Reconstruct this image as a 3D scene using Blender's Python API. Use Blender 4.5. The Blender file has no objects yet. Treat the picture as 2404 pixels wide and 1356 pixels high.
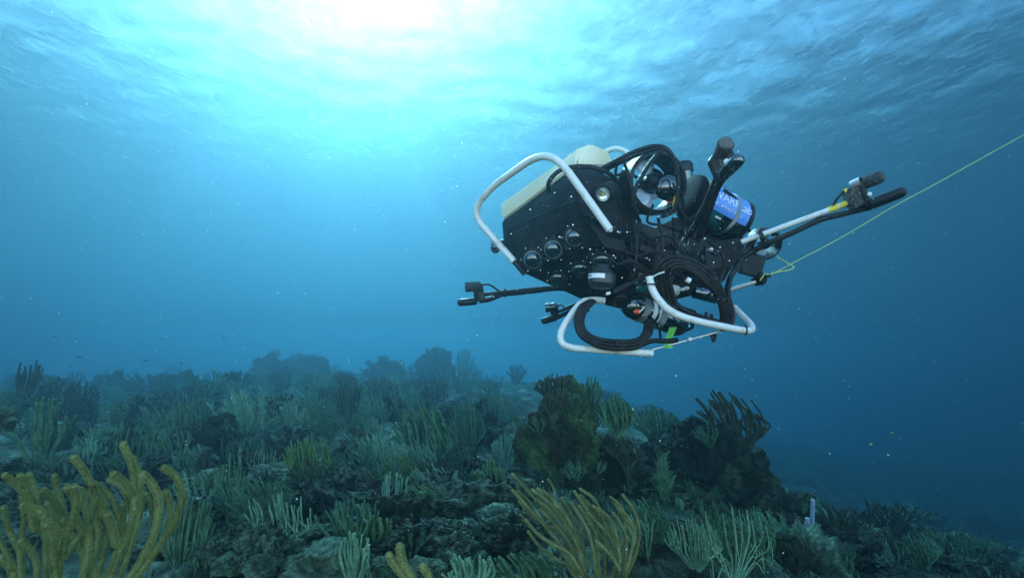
import bpy, bmesh, math, random
from mathutils import Vector, Matrix, noise
sc = bpy.context.scene
R = math.radians
# ------------------------------------------------------------------ camera
PITCH = R(8.5)
FPX = 20/36*2404
cam = bpy.data.cameras.new('camera'); co = bpy.data.objects.new('camera', cam); sc.collection.objects.link(co)
cam.lens = 20; cam.sensor_width = 36; cam.clip_start = 0.02; cam.clip_end = 2000
co.rotation_euler = (R(90)+PITCH, 0, 0); sc.camera = co
# ------------------------------------------------------------------ sky + sun
SUN_EL = R(40); SUN_AZ = R(-17)
w = bpy.data.worlds.new('World'); sc.world = w; w.use_nodes = True
nt = w.node_tree; bg = nt.nodes['Background']
sky = nt.nodes.new('ShaderNodeTexSky'); sky.sky_type = 'NISHITA'; sky.sun_disc = False
sky.sun_elevation = SUN_EL; sky.sun_rotation = SUN_AZ
nt.links.new(sky.outputs[0], bg.inputs[0]); bg.inputs[1].default_value = 0.15; sky.dust_density = 1.0
L = bpy.data.lights.new('sun', 'SUN'); L.energy = 4.7; L.angle = R(0.6); L.color = (1, .97, .9)
lo = bpy.data.objects.new('sun', L); sc.collection.objects.link(lo)
SD = Vector((math.sin(SUN_AZ)*math.cos(SUN_EL), math.cos(SUN_AZ)*math.cos(SUN_EL), math.sin(SUN_EL)))
lo.rotation_euler = SD.to_track_quat('Z', 'Y').to_euler()
sc.view_settings.view_transform = 'Standard'; sc.view_settings.look = 'None'; sc.view_settings.exposure = 2.2
cy = sc.cycles; cy.use_denoising = True; cy.volume_bounces = 1; cy.max_bounces = 6
cy.transparent_max_bounces = 12; cy.caustics_reflective = False; cy.caustics_refractive = False
# ------------------------------------------------------------------ maths helpers
cP, sP = math.cos(PITCH), math.sin(PITCH)
FW = Vector((0, cP, sP)); UP = Vector((0, -sP, cP)); RT = Vector((1, 0, 0))
UNIT = 1.0   # length unit of the thing being built, in metres
def W(px, py, d):
    """point at depth d seen at photograph pixel (px, py)"""
    d *= UNIT
    return FW*d + RT*((px-1202)/FPX*d) + UP*((678-py)/FPX*d)
def WL(pts, d=None):
    return [W(*p) if len(p) == 3 else W(p[0], p[1], d) for p in pts]
def cr(pts, n=6):
    """Catmull-Rom through pts"""
    if len(pts) < 3: return [Vector(p) for p in pts]
    P = [pts[0]*2-pts[1]] + list(pts) + [pts[-1]*2-pts[-2]]
    out = []
    for i in range(1, len(P)-2):
        a, b, c, d = P[i-1], P[i], P[i+1], P[i+2]
        for k in range(n):
            t = k/n
            out.append(.5*((2*b)+(c-a)*t+(2*a-5*b+4*c-d)*t*t+(3*b-a-3*c+d)*t**3))
    out.append(P[-2].copy()); return out
def fillet(pts, rad, n=6):
    rad *= UNIT
    """polyline with rounded corners"""
    out = [pts[0]]
    for i in range(1, len(pts)-1):
        p = pts[i]; a = (pts[i-1]-p); b = (pts[i+1]-p)
        r1 = min(rad, a.length*.48); r2 = min(rad, b.length*.48)
        A = p+a.normalized()*r1; B = p+b.normalized()*r2
        for k in range(n+1):
            t = k/n
            out.append(A*(1-t)**2+p*2*t*(1-t)+B*t*t)
    out.append(pts[-1]); return out
class MB:
    def __init__(s): s.v = []; s.f = []
    def add(s, vs, fs):
        o = len(s.v); s.v += [Vector(v) for v in vs]; s.f += [tuple(i+o for i in f) for f in fs]; return s
    def tube(s, pts, r, seg=10, cap=True, rnd=0, jit=None):
        n = len(pts)
        rs = [q*UNIT for q in (r if isinstance(r, (list, tuple)) else [r]*n)]
        if rnd:  # rounded tip at the far end
            t = (pts[-1]-pts[-2]).normalized()
            pts = list(pts); rs = list(rs); e = pts[-1]; re = rs[-1]
            for q in ((.3, .55, .75, .9, .98) if seg > 6 else (.5, .9)):
                pts.append(e+t*re*q*rnd); rs.append(re*math.sqrt(max(0.02, 1-q*q)))
            n = len(pts)
        T = (pts[1]-pts[0]).normalized()
        N = T.orthogonal().normalized()
        V = []; F = []
        for i in range(n):
            if i == 0: t = pts[1]-pts[0]
            elif i == n-1: t = pts[-1]-pts[-2]
            else: t = pts[i+1]-pts[i-1]
            if t.length < 1e-9: t = T
            t = t.normalized(); N = (N-t*N.dot(t))
            if N.length < 1e-6: N = t.orthogonal()
            N.normalize(); B = t.cross(N); T = t
            for k in range(seg):
                a = 2*math.pi*k/seg
                rr = rs[i]*(1 if jit is None else 1+jit*(random.random()-.5))
                V.append(pts[i]+(N*math.cos(a)+B*math.sin(a))*rr)
        for i in range(n-1):
            for k in range(seg):
                k2 = (k+1) % seg
                F.append((i*seg+k, i*seg+k2, (i+1)*seg+k2, (i+1)*seg+k))
        if cap:
            F.append(tuple(range(seg-1, -1, -1))); F.append(tuple((n-1)*seg+k for k in range(seg)))
        return s.add(V, F)
    def lathe(s, c, ax, prof, seg=32, closed=False):
        """prof: list of (t along axis, radius)"""
        ax = ax.normalized(); N = ax.orthogonal().normalized(); B = ax.cross(N)
        V = []; F = []; prof = [(a*UNIT, q*UNIT) for a, q in prof]; n = len(prof)
        for t, r in prof:
            for k in range(seg):
                a = 2*math.pi*k/seg
                V.append(c+ax*t+(N*math.cos(a)+B*math.sin(a))*max(r, 1e-5))
        for i in range(n if closed else n-1):
            j = (i+1) % n
            for k in range(seg):
                k2 = (k+1) % seg
                F.append((i*seg+k, i*seg+k2, j*seg+k2, j*seg+k))
        return s.add(V, F)
    def prism(s, poly, th):
        n = len(poly); V = list(poly)+[p+th for p in poly]
        F = [tuple(range(n)), tuple(range(2*n-1, n-1, -1))]
        for i in range(n):
            j = (i+1) % n; F.append((j, i, n+i, n+j))
        return s.add(V, F)
    def box(s, c, X, Y, Z):
        V = [c+X*a+Y*b+Z*d for a in (-.5, .5) for b in (-.5, .5) for d in (-.5, .5)]
        return s.add(V, [(0, 1, 3, 2), (4, 6, 7, 5), (0, 4, 5, 1), (2, 3, 7, 6), (0, 2, 6, 4), (1, 5, 7, 3)])
    def hull(s, pts):
        bm = bmesh.new()
        for p in pts: bm.verts.new(p)
        r = bmesh.ops.convex_hull(bm, input=bm.verts[:])
        bm.verts.ensure_lookup_table()
        for v in [v for v in bm.verts if not v.link_faces]: bm.verts.remove(v)
        bmesh.ops.dissolve_limit(bm, angle_limit=R(3), verts=bm.verts[:], edges=bm.edges[:])
        bm.verts.index_update()
        s.add([v.co.copy() for v in bm.verts], [tuple(v.index for v in f.verts) for f in bm.faces]); bm.free(); return s
    def ball(s, c, r, sub=2, sq=(1, 1, 1)):
        bm = bmesh.new(); bmesh.ops.create_icosphere(bm, subdivisions=sub, radius=1); r *= UNIT
        s.add([c+Vector((v.co.x*r*sq[0], v.co.y*r*sq[1], v.co.z*r*sq[2])) for v in bm.verts],
              [tuple(v.index for v in f.verts) for f in bm.faces]); bm.free(); return s
    def build(s, name, m, parent=None, smooth=True, bevel=0, origin=None):
        me = bpy.data.meshes.new(name)
        org = ORG.get(parent.name, Vector()) if parent else (origin or Vector())
        me.from_pydata([v-org for v in s.v], [], s.f)
        bm = bmesh.new(); bm.from_mesh(me)
        bmesh.ops.recalc_face_normals(bm, faces=bm.faces[:])
        if bevel: bmesh.ops.bevel(bm, geom=[e for e in bm.edges if len(e.link_faces) == 2 and e.calc_face_angle() > R(20)]+bm.verts[:0], offset=bevel*UNIT, segments=2, affect='EDGES', clamp_overlap=True)
        bm.to_mesh(me); bm.free()
        if smooth:
            me.polygons.foreach_set('use_smooth', [True]*len(me.polygons))
            try: me.set_sharp_from_angle(angle=R(38))
            except Exception: pass
        me.materials.append(m)
        o = bpy.data.objects.new(name, me); sc.collection.objects.link(o)
        if parent: o.parent = parent; ORG[o.name] = org
        else: o.location = org; ORG[o.name] = org
        return o
ORG = {}
def tag(o, label=None, cat=None, group=None, kind=None):
    if label: o['label'] = label
    if cat: o['category'] = cat
    if group: o['group'] = group
    if kind: o['kind'] = kind
    return o
def empty(name, loc):
    o = bpy.data.objects.new(name, None); sc.collection.objects.link(o); o.location = loc; o.empty_display_size = .1
    ORG[o.name] = Vector(loc); return o
# ------------------------------------------------------------------ materials
def mat(name, col, rough=.5, metal=0, var=0, vs=20, bump=0, bs=60, col2=None, coat=0, ramp=(.4, .6), spec=.5, sss=0, det=4, coord='Object'):
    m = bpy.data.materials.new(name); m.use_nodes = True
    n = m.node_tree.nodes; l = m.node_tree.links; p = n['Principled BSDF']
    p.inputs['Base Color'].default_value = (*col, 1); p.inputs['Roughness'].default_value = rough
    p.inputs['Metallic'].default_value = metal; p.inputs['Specular IOR Level'].default_value = spec
    p.inputs['Coat Weight'].default_value = coat; p.inputs['Coat Roughness'].default_value = .05
    tc = n.new('ShaderNodeTexCoord')
    if col2:
        nz = n.new('ShaderNodeTexNoise'); nz.inputs['Scale'].default_value = vs; nz.inputs['Detail'].default_value = det
        nz.inputs['Roughness'].default_value = .65
        rp = n.new('ShaderNodeValToRGB'); rp.color_ramp.elements[0].position = ramp[0]; rp.color_ramp.elements[1].position = ramp[1]
        rp.color_ramp.elements[0].color = (*col, 1); rp.color_ramp.elements[1].color = (*col2, 1)
        l.new(tc.outputs[coord], nz.inputs[0]); l.new(nz.outputs[0], rp.inputs[0]); l.new(rp.outputs[0], p.inputs['Base Color'])
    if bump:
        nb = n.new('ShaderNodeTexNoise'); nb.inputs['Scale'].default_value = bs; nb.inputs['Detail'].default_value = 5
        bp = n.new('ShaderNodeBump'); bp.inputs['Strength'].default_value = bump; bp.inputs['Distance'].default_value = .01
        l.new(tc.outputs[coord], nb.inputs[0]); l.new(nb.outputs[0], bp.inputs['Height']); l.new(bp.outputs[0], p.inputs['Normal'])
    return m
M = dict(
    black=mat('black_plastic', (.005, .006, .006), .4, spec=.3, col2=(.020, .021, .021), vs=22, bump=.15, bs=200),
    plate=mat('matte_black_plate', (.014, .014, .015), .5, spec=.25, col2=(.030, .029, .028), vs=25, bump=.2, bs=250),
    rubber=mat('black_rubber', (.008, .008, .008), .5, spec=.25, col2=(.024, .023, .022), vs=60, bump=.3, bs=150),
    pvc=mat('grey_white_tube', (.78, .78, .72), .35, col2=(.44, .44, .36), vs=45, ramp=(.54, .72), bump=.1, bs=120),
    foam=mat('cream_foam', (.90, .84, .60), .6, col2=(.80, .72, .42), vs=9, ramp=(.45, .75), bump=.3, bs=300),
    dome=mat('dark_glass', (.004, .012, .014), .03, coat=1, spec=.8),
    glass=mat('tube_glass', (.012, .11, .12), .05, coat=1, col2=(.01, .02, .022), vs=7, ramp=(.5, .53)),
    steel=mat('steel', (.80, .80, .78), .25, metal=.6),
    clampm=mat('brushed_steel', (.50, .50, .46), .3, metal=1, bump=.6, bs=500),
    blue=mat('blue_label', (.12, .30, .80), .35),
    white=mat('white_paint', (.82, .82, .80), .4),
    prop=mat('propeller_plastic', (.55, .70, .88), .12, coat=.6),
    yellow=mat('yellow_tape', (.85, .68, .05), .4),
    orange=mat('orange_glow_and_wire', (.75, .09, .02), .3),
    green=mat('green_tape', (.09, .52, .05), .45),
    grit=mat('speckled_foam', (.03, .03, .028), .75, col2=(.22, .21, .18), vs=260, ramp=(.5, .62), bump=.6, bs=300),
    fuzz=mat('foam_cap', (.035, .036, .036), .9, col2=(.09, .09, .088), vs=120, bump=.8, bs=260),
    silt=mat('silty_cap', (.16, .165, .155), .8, col2=(.08, .08, .075), vs=90, bump=.5, bs=260),
    rope=mat('yellow_green_rope', (.62, .72, .10), .5),
    lens=mat('lamp_lens', (.75, .75, .68), .08, metal=.8),
)
M['glint'] = mat('dome_glint', (.30, .42, .42), .15, coat=1)
M['matte'] = mat('matte_cap', (.006, .006, .007), .7, spec=.06)
M['dome'].node_tree.nodes['Principled BSDF'].inputs['IOR'].default_value = 1.6
# ------------------------------------------------------------------ water body (haze) and water surface
b = MB().box(Vector((0, 44.1, -1.9)), Vector((170, 0, 0)), Vector((0, 90, 0)), Vector((0, 0, 19.0))).build('haze', bpy.data.materials.new('haze'), smooth=False)
tag(b, kind='stuff')
m = b.data.materials[0]; m.use_nodes = True; n = m.node_tree.nodes; n.clear()
out = n.new('ShaderNodeOutputMaterial'); pv = n.new('ShaderNodeVolumePrincipled')
sig_t = (0.112, 0.064, 0.055); sig_s = (0.0134, 0.0208, 0.0262); D = .3
c_ = [s/D for s in sig_s]; a_ = [(1-(t/D-ci)/(1-ci))**2 for t, ci in zip(sig_t, c_)]
pv.inputs['Color'].default_value = (*c_, 1); pv.inputs['Absorption Color'].default_value = (*a_, 1)
pv.inputs['Density'].default_value = D; pv.inputs['Anisotropy'].default_value = .81
m.node_tree.links.new(pv.outputs[0], out.inputs['Volume'])
SURF = 7.0
V = []; F = []; NX, NY = 520, 420
for j in range(NY):
    y = -.85+88*(j/(NY-1))**1.35
    for i in range(NX):
        x = -80+160*i/(NX-1)
        q = Vector((x, y, 0))
        z = .05*noise.noise(q*.22)+.05*noise.noise(Vector((x*.7+y*.25, y*.5, 3)))+.045*noise.noise(Vector((x*1.7, y*1.3, 5)))
        V.append((x, y, SURF+z))
for j in range(NY-1):
    for i in range(NX-1):
        a = j*NX+i; F.append((a, a+1, a+NX+1, a+NX))
mw = bpy.data.materials.new('water'); mw.use_nodes = True; n = mw.node_tree.nodes; l = mw.node_tree.links; n.clear()
me = bpy.data.meshes.new('water'); me.from_pydata(V, [], F); me.polygons.foreach_set('use_smooth', [True]*len(me.polygons)); me.materials.append(mw)
ws = bpy.data.objects.new('water', me); sc.collection.objects.link(ws); tag(ws, kind='structure')
out = n.new('ShaderNodeOutputMaterial')
tr = n.new('ShaderNodeBsdfTransparent'); rf = n.new('ShaderNodeBsdfRefraction'); rf.inputs['Roughness'].default_value = .34; rf.inputs['IOR'].default_value = 1.12; rf.inputs['Color'].default_value = (.36, .36, .36, 1); tr.inputs['Color'].default_value = (.66, .90, 1, 1)
gl = n.new('ShaderNodeBsdfGlossy'); gl.inputs['Roughness'].default_value = .12
tc = n.new('ShaderNodeTexCoord'); mp = n.new('ShaderNodeMapping'); mp.inputs['Scale'].default_value = (1.1, .7, 1); mp.inputs['Rotation'].default_value = (0, 0, .3)
l.new(tc.outputs['Object'], mp.inputs[0])
nz = n.new('ShaderNodeTexNoise'); nz.inputs['Scale'].default_value = 2.8; nz.inputs['Detail'].default_value = 7; nz.inputs['Distortion'].default_value = .6
l.new(mp.outputs[0], nz.inputs[0])
bump = n.new('ShaderNodeBump'); bump.inputs['Strength'].default_value = .6; bump.inputs['Distance'].default_value = .12
l.new(nz.outputs[0], bump.inputs['Height']); l.new(bump.outputs[0], rf.inputs['Normal']); l.new(bump.outputs[0], gl.inputs['Normal'])
# noise paints bright patches that show the sky and dark ones mirroring deep water
n2 = n.new('ShaderNodeTexNoise'); n2.inputs['Scale'].default_value = 2.0; n2.inputs['Detail'].default_value = 9; n2.inputs['Roughness'].default_value = .68; n2.inputs['Distortion'].default_value = .9
l.new(mp.outputs[0], n2.inputs[0])
rp = n.new('ShaderNodeValToRGB'); rp.color_ramp.elements[0].position = .43; rp.color_ramp.elements[1].position = .62
l.new(n2.outputs[0], rp.inputs[0])
m1 = n.new('ShaderNodeMixShader'); m2 = n.new('ShaderNodeMixShader')
mr = n.new('ShaderNodeMapRange'); mr.inputs['To Min'].default_value = .66; mr.inputs['To Max'].default_value = .48
l.new(rp.outputs[0], mr.inputs['Value'])
l.new(mr.outputs[0], m1.inputs[0]); l.new(rf.outputs[0], m1.inputs[1]); l.new(gl.outputs[0], m1.inputs[2])
mr2 = n.new('ShaderNodeMapRange'); mr2.inputs['To Min'].default_value = .52; mr2.inputs['To Max'].default_value = 1.0; l.new(rp.outputs[0], mr2.inputs['Value'])
# total internal reflection: the flatter the path through the surface, the less gets through
geo = n.new('ShaderNodeNewGeometry'); dt = n.new('ShaderNodeVectorMath'); dt.operation = 'DOT_PRODUCT'; l.new(geo.outputs['Incoming'], dt.inputs[0]); l.new(geo.outputs['Normal'], dt.inputs[1])
ab = n.new('ShaderNodeMath'); ab.operation = 'ABSOLUTE'; l.new(dt.outputs['Value'], ab.inputs[0])
mr3 = n.new('ShaderNodeMapRange'); mr3.inputs['From Min'].default_value = .42; mr3.inputs['From Max'].default_value = .72; mr3.inputs['To Min'].default_value = .025; mr3.inputs['To Max'].default_value = .62; l.new(ab.outputs[0], mr3.inputs['Value'])
mu = n.new('ShaderNodeMath'); mu.operation = 'MULTIPLY'; l.new(mr2.outputs[0], mu.inputs[0]); l.new(mr3.outputs[0], mu.inputs[1]); l.new(mu.outputs[0], m2.inputs[0])
l.new(m1.outputs[0], m2.inputs[1]); l.new(tr.outputs[0], m2.inputs[2])
l.new(m2.outputs[0], out.inputs[0])
# ------------------------------------------------------------------ seabed
CREST = [(-2500, 880), (-500, 895), (0, 905), (300, 925), (450, 915), (600, 900), (900, 890), (1200, 905), (1400, 935), (1500, 960), (1700, 1060), (1850, 1150), (2000, 1225), (2400, 1290), (3000, 1325), (6000, 1350)]
def crest(px):
    for (a, b), (c, d) in zip(CREST, CREST[1:]):
        if px <= c: t = max(0, (px-a)/(c-a)); t = t*t*(3-2*t); return b+(d-b)*t
    return CREST[-1][1]
def base_h(x, y):
    yy = max(y, .05); px = 1202+FPX*x/max(yy, .6); px = max(-2500, min(6000, px))
    v = (678-crest(px))/FPX; zc = 20*(v*cP+sP)/(cP-v*sP)
    t = max(0, min(1, (y-.9)/19.1))
    h = -.43*(1-t)+zc*t
    if y > 20: h -= (y-20)*.08
    if y < .9: h -= (.9-y)*.12
    return h
def terr(x, y):
    h = base_h(x, y)
    q = Vector((x, y, 0))
    a = .12+.88*min(1, max(0, (y-.6)/6))
    if y > 8: a *= 1+min(1.2, (y-8)/12)
    h += a*(.16*noise.noise(q*.8)+.10*noise.noise(q*1.9+Vector((7, 3, 1))))
    r = 1-abs(noise.noise(q*3.1+Vector((3, 8, 2)))); h += .09*(r-.7)*(.45+.55*a)
    h += .035*(.5+.5*a)*noise.noise(q*6.5)+.018*noise.noise(q*14)+.009*noise.noise(q*31)
    return h
def ground_hit(px, py):
    d = .5
    while d < 45:
        p = W(px, py, d)
        if terr(p.x, p.y) >= p.z: return d, p
        d *= 1.015
    return 20, W(px, py, 20)
V = []; F = []; NA, NR = 620, 460
for j in range(NR):
    r = .2*(60/.2)**(j/(NR-1))
    for i in range(NA):
        a = R(-88+176*i/(NA-1)); x = r*math.sin(a); y = r*math.cos(a)
        V.append((x, y, terr(x, y)))
for j in range(NR-1):
    for i in range(NA-1):
        a = j*NA+i; F.append((a, a+NA, a+NA+1, a+1))
# strip behind and under the viewer
o = len(V)
for (x, y) in [(-50, -.8), (50, -.8), (50, 1.6), (-50, 1.6)]: V.append((x, y, -.75))
F.append((o, o+1, o+2, o+3))
def reefmat(name, cols, sc1=1.6, bumpd=.03, bsc=22):
    m = bpy.data.materials.new(name); m.use_nodes = True; n = m.node_tree.nodes; l = m.node_tree.links; p = n['Principled BSDF']
    p.inputs['Roughness'].default_value = .9; p.inputs['Specular IOR Level'].default_value = .2
    tc = n.new('ShaderNodeTexCoord')
    na = n.new('ShaderNodeTexNoise'); na.inputs['Scale'].default_value = sc1; na.inputs['Detail'].default_value = 9; na.inputs['Roughness'].default_value = .68; na.inputs['Distortion'].default_value = .5
    l.new(tc.outputs['Object'], na.inputs[0])
    rp = n.new('ShaderNodeValToRGB'); cr_ = rp.color_ramp
    while len(cr_.elements) < len(cols): cr_.elements.new(.5)
    for e, (pos, c) in zip(cr_.elements, cols): e.position = pos; e.color = (*c, 1)
    l.new(na.outputs[0], rp.inputs[0])
    vo = n.new('ShaderNodeTexVoronoi'); vo.inputs['Scale'].default_value = bsc; l.new(tc.outputs['Object'], vo.inputs[0])
    nb = n.new('ShaderNodeTexNoise'); nb.inputs['Scale'].default_value = bsc*2.5; nb.inputs['Detail'].default_value = 6; nb.inputs['Roughness'].default_value = .7; l.new(tc.outputs['Object'], nb.inputs[0])
    mx = n.new('ShaderNodeMath'); mx.operation = 'ADD'; l.new(vo.outputs['Distance'], mx.inputs[0]); l.new(nb.outputs[0], mx.inputs[1])
    bp = n.new('ShaderNodeBump'); bp.inputs['Strength'].default_value = 1; bp.inputs['Distance'].default_value = bumpd
    l.new(mx.outputs[0], bp.inputs['Height']); l.new(bp.outputs[0], p.inputs['Normal'])
    mm = n.new('ShaderNodeMix'); mm.data_type = 'RGBA'; mm.blend_type = 'MULTIPLY'; mm.inputs[0].default_value = .8
    r2 = n.new('ShaderNodeValToRGB'); r2.color_ramp.elements[0].position = .3; r2.color_ramp.elements[1].position = .62
    r2.color_ramp.elements[0].color = (.25, .3, .25, 1); r2.color_ramp.elements[1].color = (1, 1, 1, 1)
    l.new(nb.outputs[0], r2.inputs[0]); l.new(rp.outputs[0], mm.inputs[6]); l.new(r2.outputs[0], mm.inputs[7])
    l.new(mm.outputs[2], p.inputs['Base Color'])
    return m
RG = reefmat('reef_floor', [(.38, (.005, .010, .006)), (.47, (.022, .042, .024)), (.55, (.075, .13, .08)), (.64, (.26, .38, .27))])
RK = reefmat('rubble_rock', [(.39, (.014, .028, .016)), (.47, (.085, .16, .095)), (.60, (.30, .50, .34))], 4, .02, 45)
RB = reefmat('shadow_dark_reef_rock', [(.40, (.007, .012, .007)), (.50, (.025, .042, .022)), (.62, (.09, .14, .075))], 2.4, .04, 18)  # near-black tones paint in the shadow beneath the reef outcrops
RY = reefmat('sponge_covered_rock', [(.38, (.012, .016, .008)), (.47, (.05, .06, .02)), (.51, (.075, .16, .045)), (.62, (.18, .30, .075))], 2.6, .03, 26)
RH = reefmat('far_reef_rock', [(.40, (.015, .024, .014)), (.5, (.05, .075, .04)), (.62, (.14, .20, .11))], 2.0, .04, 14)
me = bpy.data.meshes.new('seabed'); me.from_pydata(V, [], F); me.polygons.foreach_set('use_smooth', [True]*len(me.polygons)); me.materials.append(RG)
g = bpy.data.objects.new('seabed', me); sc.collection.objects.link(g); tag(g, kind='structure')
# rocks and reef heads ---------------------------------------------------
def rock(name, c, rad, m, label, cat, seed, sub=5, rough=.35, group=None, flat=0):
    bm = bmesh.new(); bmesh.ops.create_icosphere(bm, subdivisions=sub, radius=1)
    rad = [q*UNIT for q in rad]; off = Vector((seed*7.3, seed*3.1, seed*1.7)); vs = []
    for v in bm.verts:
        d = v.co.normalized(); k = 1+rough*(1.1*noise.noise(d*1.4+off)+.6*noise.noise(d*3+off)+.35*noise.noise(d*6.5+off)+.34*(.35-abs(noise.noise(d*9+off)))+.22*noise.noise(d*16+off)+.18*(.3-abs(noise.noise(d*27+off)))+.10*noise.noise(d*50+off))
        k += rough*.35*max(0, .25-abs(noise.noise(d*4+off)))*-1.5
        vs.append(Vector((d.x*rad[0]*k, d.y*rad[1]*k, d.z*rad[2]*k)))
    mb = MB(); mb.add([c+v for v in vs], [tuple(v.index for v in f.verts) for f in bm.faces]); bm.free()
    o = mb.build(name, m, origin=c-Vector((0, 0, rad[2]*.6))); tag(o, label, cat, group); return o
UNIT = .66
rock('reef_outcrop', W(1322, 1050, 3.55), (.27, .26, .34), RY, 'tall coral rock pillar with yellow green sponge patches and a dark bushy top', 'coral rock', 1, 6, .30)
rock('reef_outcrop', W(1400, 1200, 3.55), (.52, .42, .36), RB, 'wide dark rock base under the yellow patched pillar', 'coral rock', 2, 6, .4)
rock('reef_outcrop', W(1655, 1140, 4.3), (.50, .5, .44), RB, 'big dark rock mound crowned by the large swept sea rod', 'coral rock', 3, 6, .3)
rock('reef_outcrop', W(1780, 1240, 4.0), (.42, .4, .30), RB, 'dark rounded rock shoulder sloping down to the right of the mound', 'coral rock', 4, 6, .33)
rock('reef_outcrop', W(1850, 1320, 3.9), (.55, .45, .28), RB, 'low dark rock carrying the slope down towards the lower right', 'coral rock', 7, 6, .3)
rock('reef_outcrop', W(1560, 1300, 3.3), (.55, .4, .30), RB, 'dark shaded rock behind the brown sea rod near the bottom centre', 'coral rock', 5, 6, .35)
rock('reef_outcrop', W(1880, 1345, 2.6), (.17, .17, .19), RK, 'small pale green topped rock right of the wiry sea rod', 'coral rock', 6, 6, .4)
UNIT = 1.8
rock('coral_head', W(632, 893, 10), (.34, .4, .42), RH, 'hazy rounded coral head at the left end of the far ridge', 'coral rock', 11, 5, .33)
rock('coral_head', W(718, 885, 10.3), (.42, .4, .40), RH, 'hazy broad coral head second from left on the far ridge', 'coral rock', 12, 5, .3)
rock('coral_head', W(785, 925, 9), (.45, .4, .36), RH, 'dark smooth humped coral head below the far ridge heads', 'coral rock', 13, 5, .22)
rock('coral_head', W(902, 893, 9.8), (.37, .4, .34), RH, 'hazy rounded coral head in the middle of the far ridge', 'coral rock', 14, 5, .25)
rock('coral_head', W(975, 905, 10), (.26, .3, .24), RH, 'low hazy rock lump between two far coral heads', 'coral rock', 15, 5, .3)
rock('coral_head', W(1024, 885, 9.4), (.29, .35, .42), RH, 'tall hazy coral head with a crumbly top beside faint branches', 'coral rock', 16, 5, .42)
rock('coral_head', W(1400, 960, 9), (.5, .4, .3), RH, 'faint hazy rock rising behind the yellow patched pillar', 'coral rock', 17, 5, .35)
UNIT = .66
rock('reef_outcrop', W(4, 985, 2.9), (.055, .06, .06), RK, 'pale knobbly rock at the left edge of the reef', 'coral rock', 18, 5, .5)
rock('brain_coral', W(628, 1188, 2.75), (.066, .066, .075), mat('brain_coral', (.07, .10, .06), .8, col2=(.16, .2, .12), vs=60, bump=1, bs=90), 'smooth round brain coral ball beside the pale branching coral', 'coral', 19, 4, .04)
UNIT = 1.0
rnd = random.Random(5)
BL = [(745, 1262, 48, 'boulder'), (655, 1290, 60, 'x'), (760, 1330, 85, 'x'), (720, 1350, 60, 'x'), (620, 1330, 45, 'x'), (590, 1225, 30, 'x'), (560, 1190, 42, 'x'), (820, 1250, 40, 'x'),
      (640, 1125, 55, 'x'), (690, 1150, 50, 'x'), (470, 1150, 60, 'x'), (530, 1150, 45, 'x'), (980, 1240, 35, 'x'), (900, 1335, 40, 'x'), (470, 1215, 40, 'x'), (800, 1085, 40, 'x'), (1075, 1065, 38, 'x'), (1170, 1220, 55, 'x'), (1090, 1250, 45, 'x'), (540, 1330, 45, 'x'), (1000, 1340, 45, 'x'), (2080, 1330, 45, 'x'), (1960, 1300, 40, 'x')]
BLAB = {1: 'boulder at the foot of the pale bottle brush coral', 3: 'half hidden boulder at the bottom edge beside the large domed one', 8: 'boulder just up the slope from the round brain coral', 9: 'boulder right behind the round brain coral', 11: 'boulder beneath the tall long stalked sea rod', 7: 'boulder left of the flat sea fan at its foot', 15: 'boulder left of the sweeping comb shaped sea rod', 16: 'boulder under the slender arched sea rod', 17: 'boulder at the left foot of the rock pillar', 21: 'dark boulder near the bottom edge at lower right', 22: 'boulder just right of the blue tube sponge', 0: 'rounded grey green boulder below the pale branching coral', 2: 'large domed boulder at the bottom edge left of centre', 10: 'long mottled boulder behind the yellow finger coral'}
for i, (px, py, w_, _) in enumerate(BL):
    d, p = ground_hit(px, min(py+w_*.25, 1352+30)); r = w_/FPX*d
    rock('boulder', W(px, py, d), (r, r*.9, r*.62), RK, BLAB.get(i, 'rubble boulder coated in algae on the reef floor'), 'boulder', 30+i, 5, .3, 'rubble boulders on the reef floor')
for i in range(46):
    px = rnd.uniform(380, 1250); py = rnd.uniform(1120, 1350); d, p = ground_hit(px, py); r = rnd.uniform(.013, .036)*d/1.8
    rock('small_rock', p+Vector((0, 0, r*.2)), (r*1.2, r, r*.7), RK, 'small rubble stone coated in algae on the reef floor', 'stone', 80+i, 3, .35, 'small stones on the reef floor')
LUMPS = []
for k in range(9):
    o = rock('reef_rock', Vector((0, 0, 0)), (1, .9, .75), (RK, RK, RG)[k % 3], 'lumpy algae covered coral rock rising among the soft corals', 'coral rock', 200+k, 5, .5, 'lumpy rocks scattered over the reef slope')
    LUMPS.append(o)
for i in range(150):
    px = rnd.uniform(0, 1250) if i < 120 else rnd.uniform(1800, 2400)
    py = rnd.uniform(915, 1330) if i < 120 else rnd.uniform(1240, 1350)
    d, p = ground_hit(px, py); r = rnd.uniform(.013, .032 if py > 1050 else .028)*(d+.5)
    o = LUMPS[i] if i < 9 else LUMPS[i % 9].copy()
    if i >= 9: sc.collection.objects.link(o)
    o.location = (p.x, p.y, terr(p.x, p.y)); o.scale = (r*rnd.uniform(.8, 1.5), r, r*rnd.uniform(.6, 1.3)); o.rotation_euler = (0, 0, rnd.uniform(0, 6.28))
    where = ('near' if py > 1180 else 'middle' if py > 1030 else 'far')+' '+('left' if px < 420 else 'left centre' if px < 840 else 'centre' if px < 1260 else 'lower right')
    tag(o, 'lumpy algae covered coral rock among soft corals on the %s reef' % where, 'coral rock', 'lumpy coral rocks on the %s reef' % where)
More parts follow.
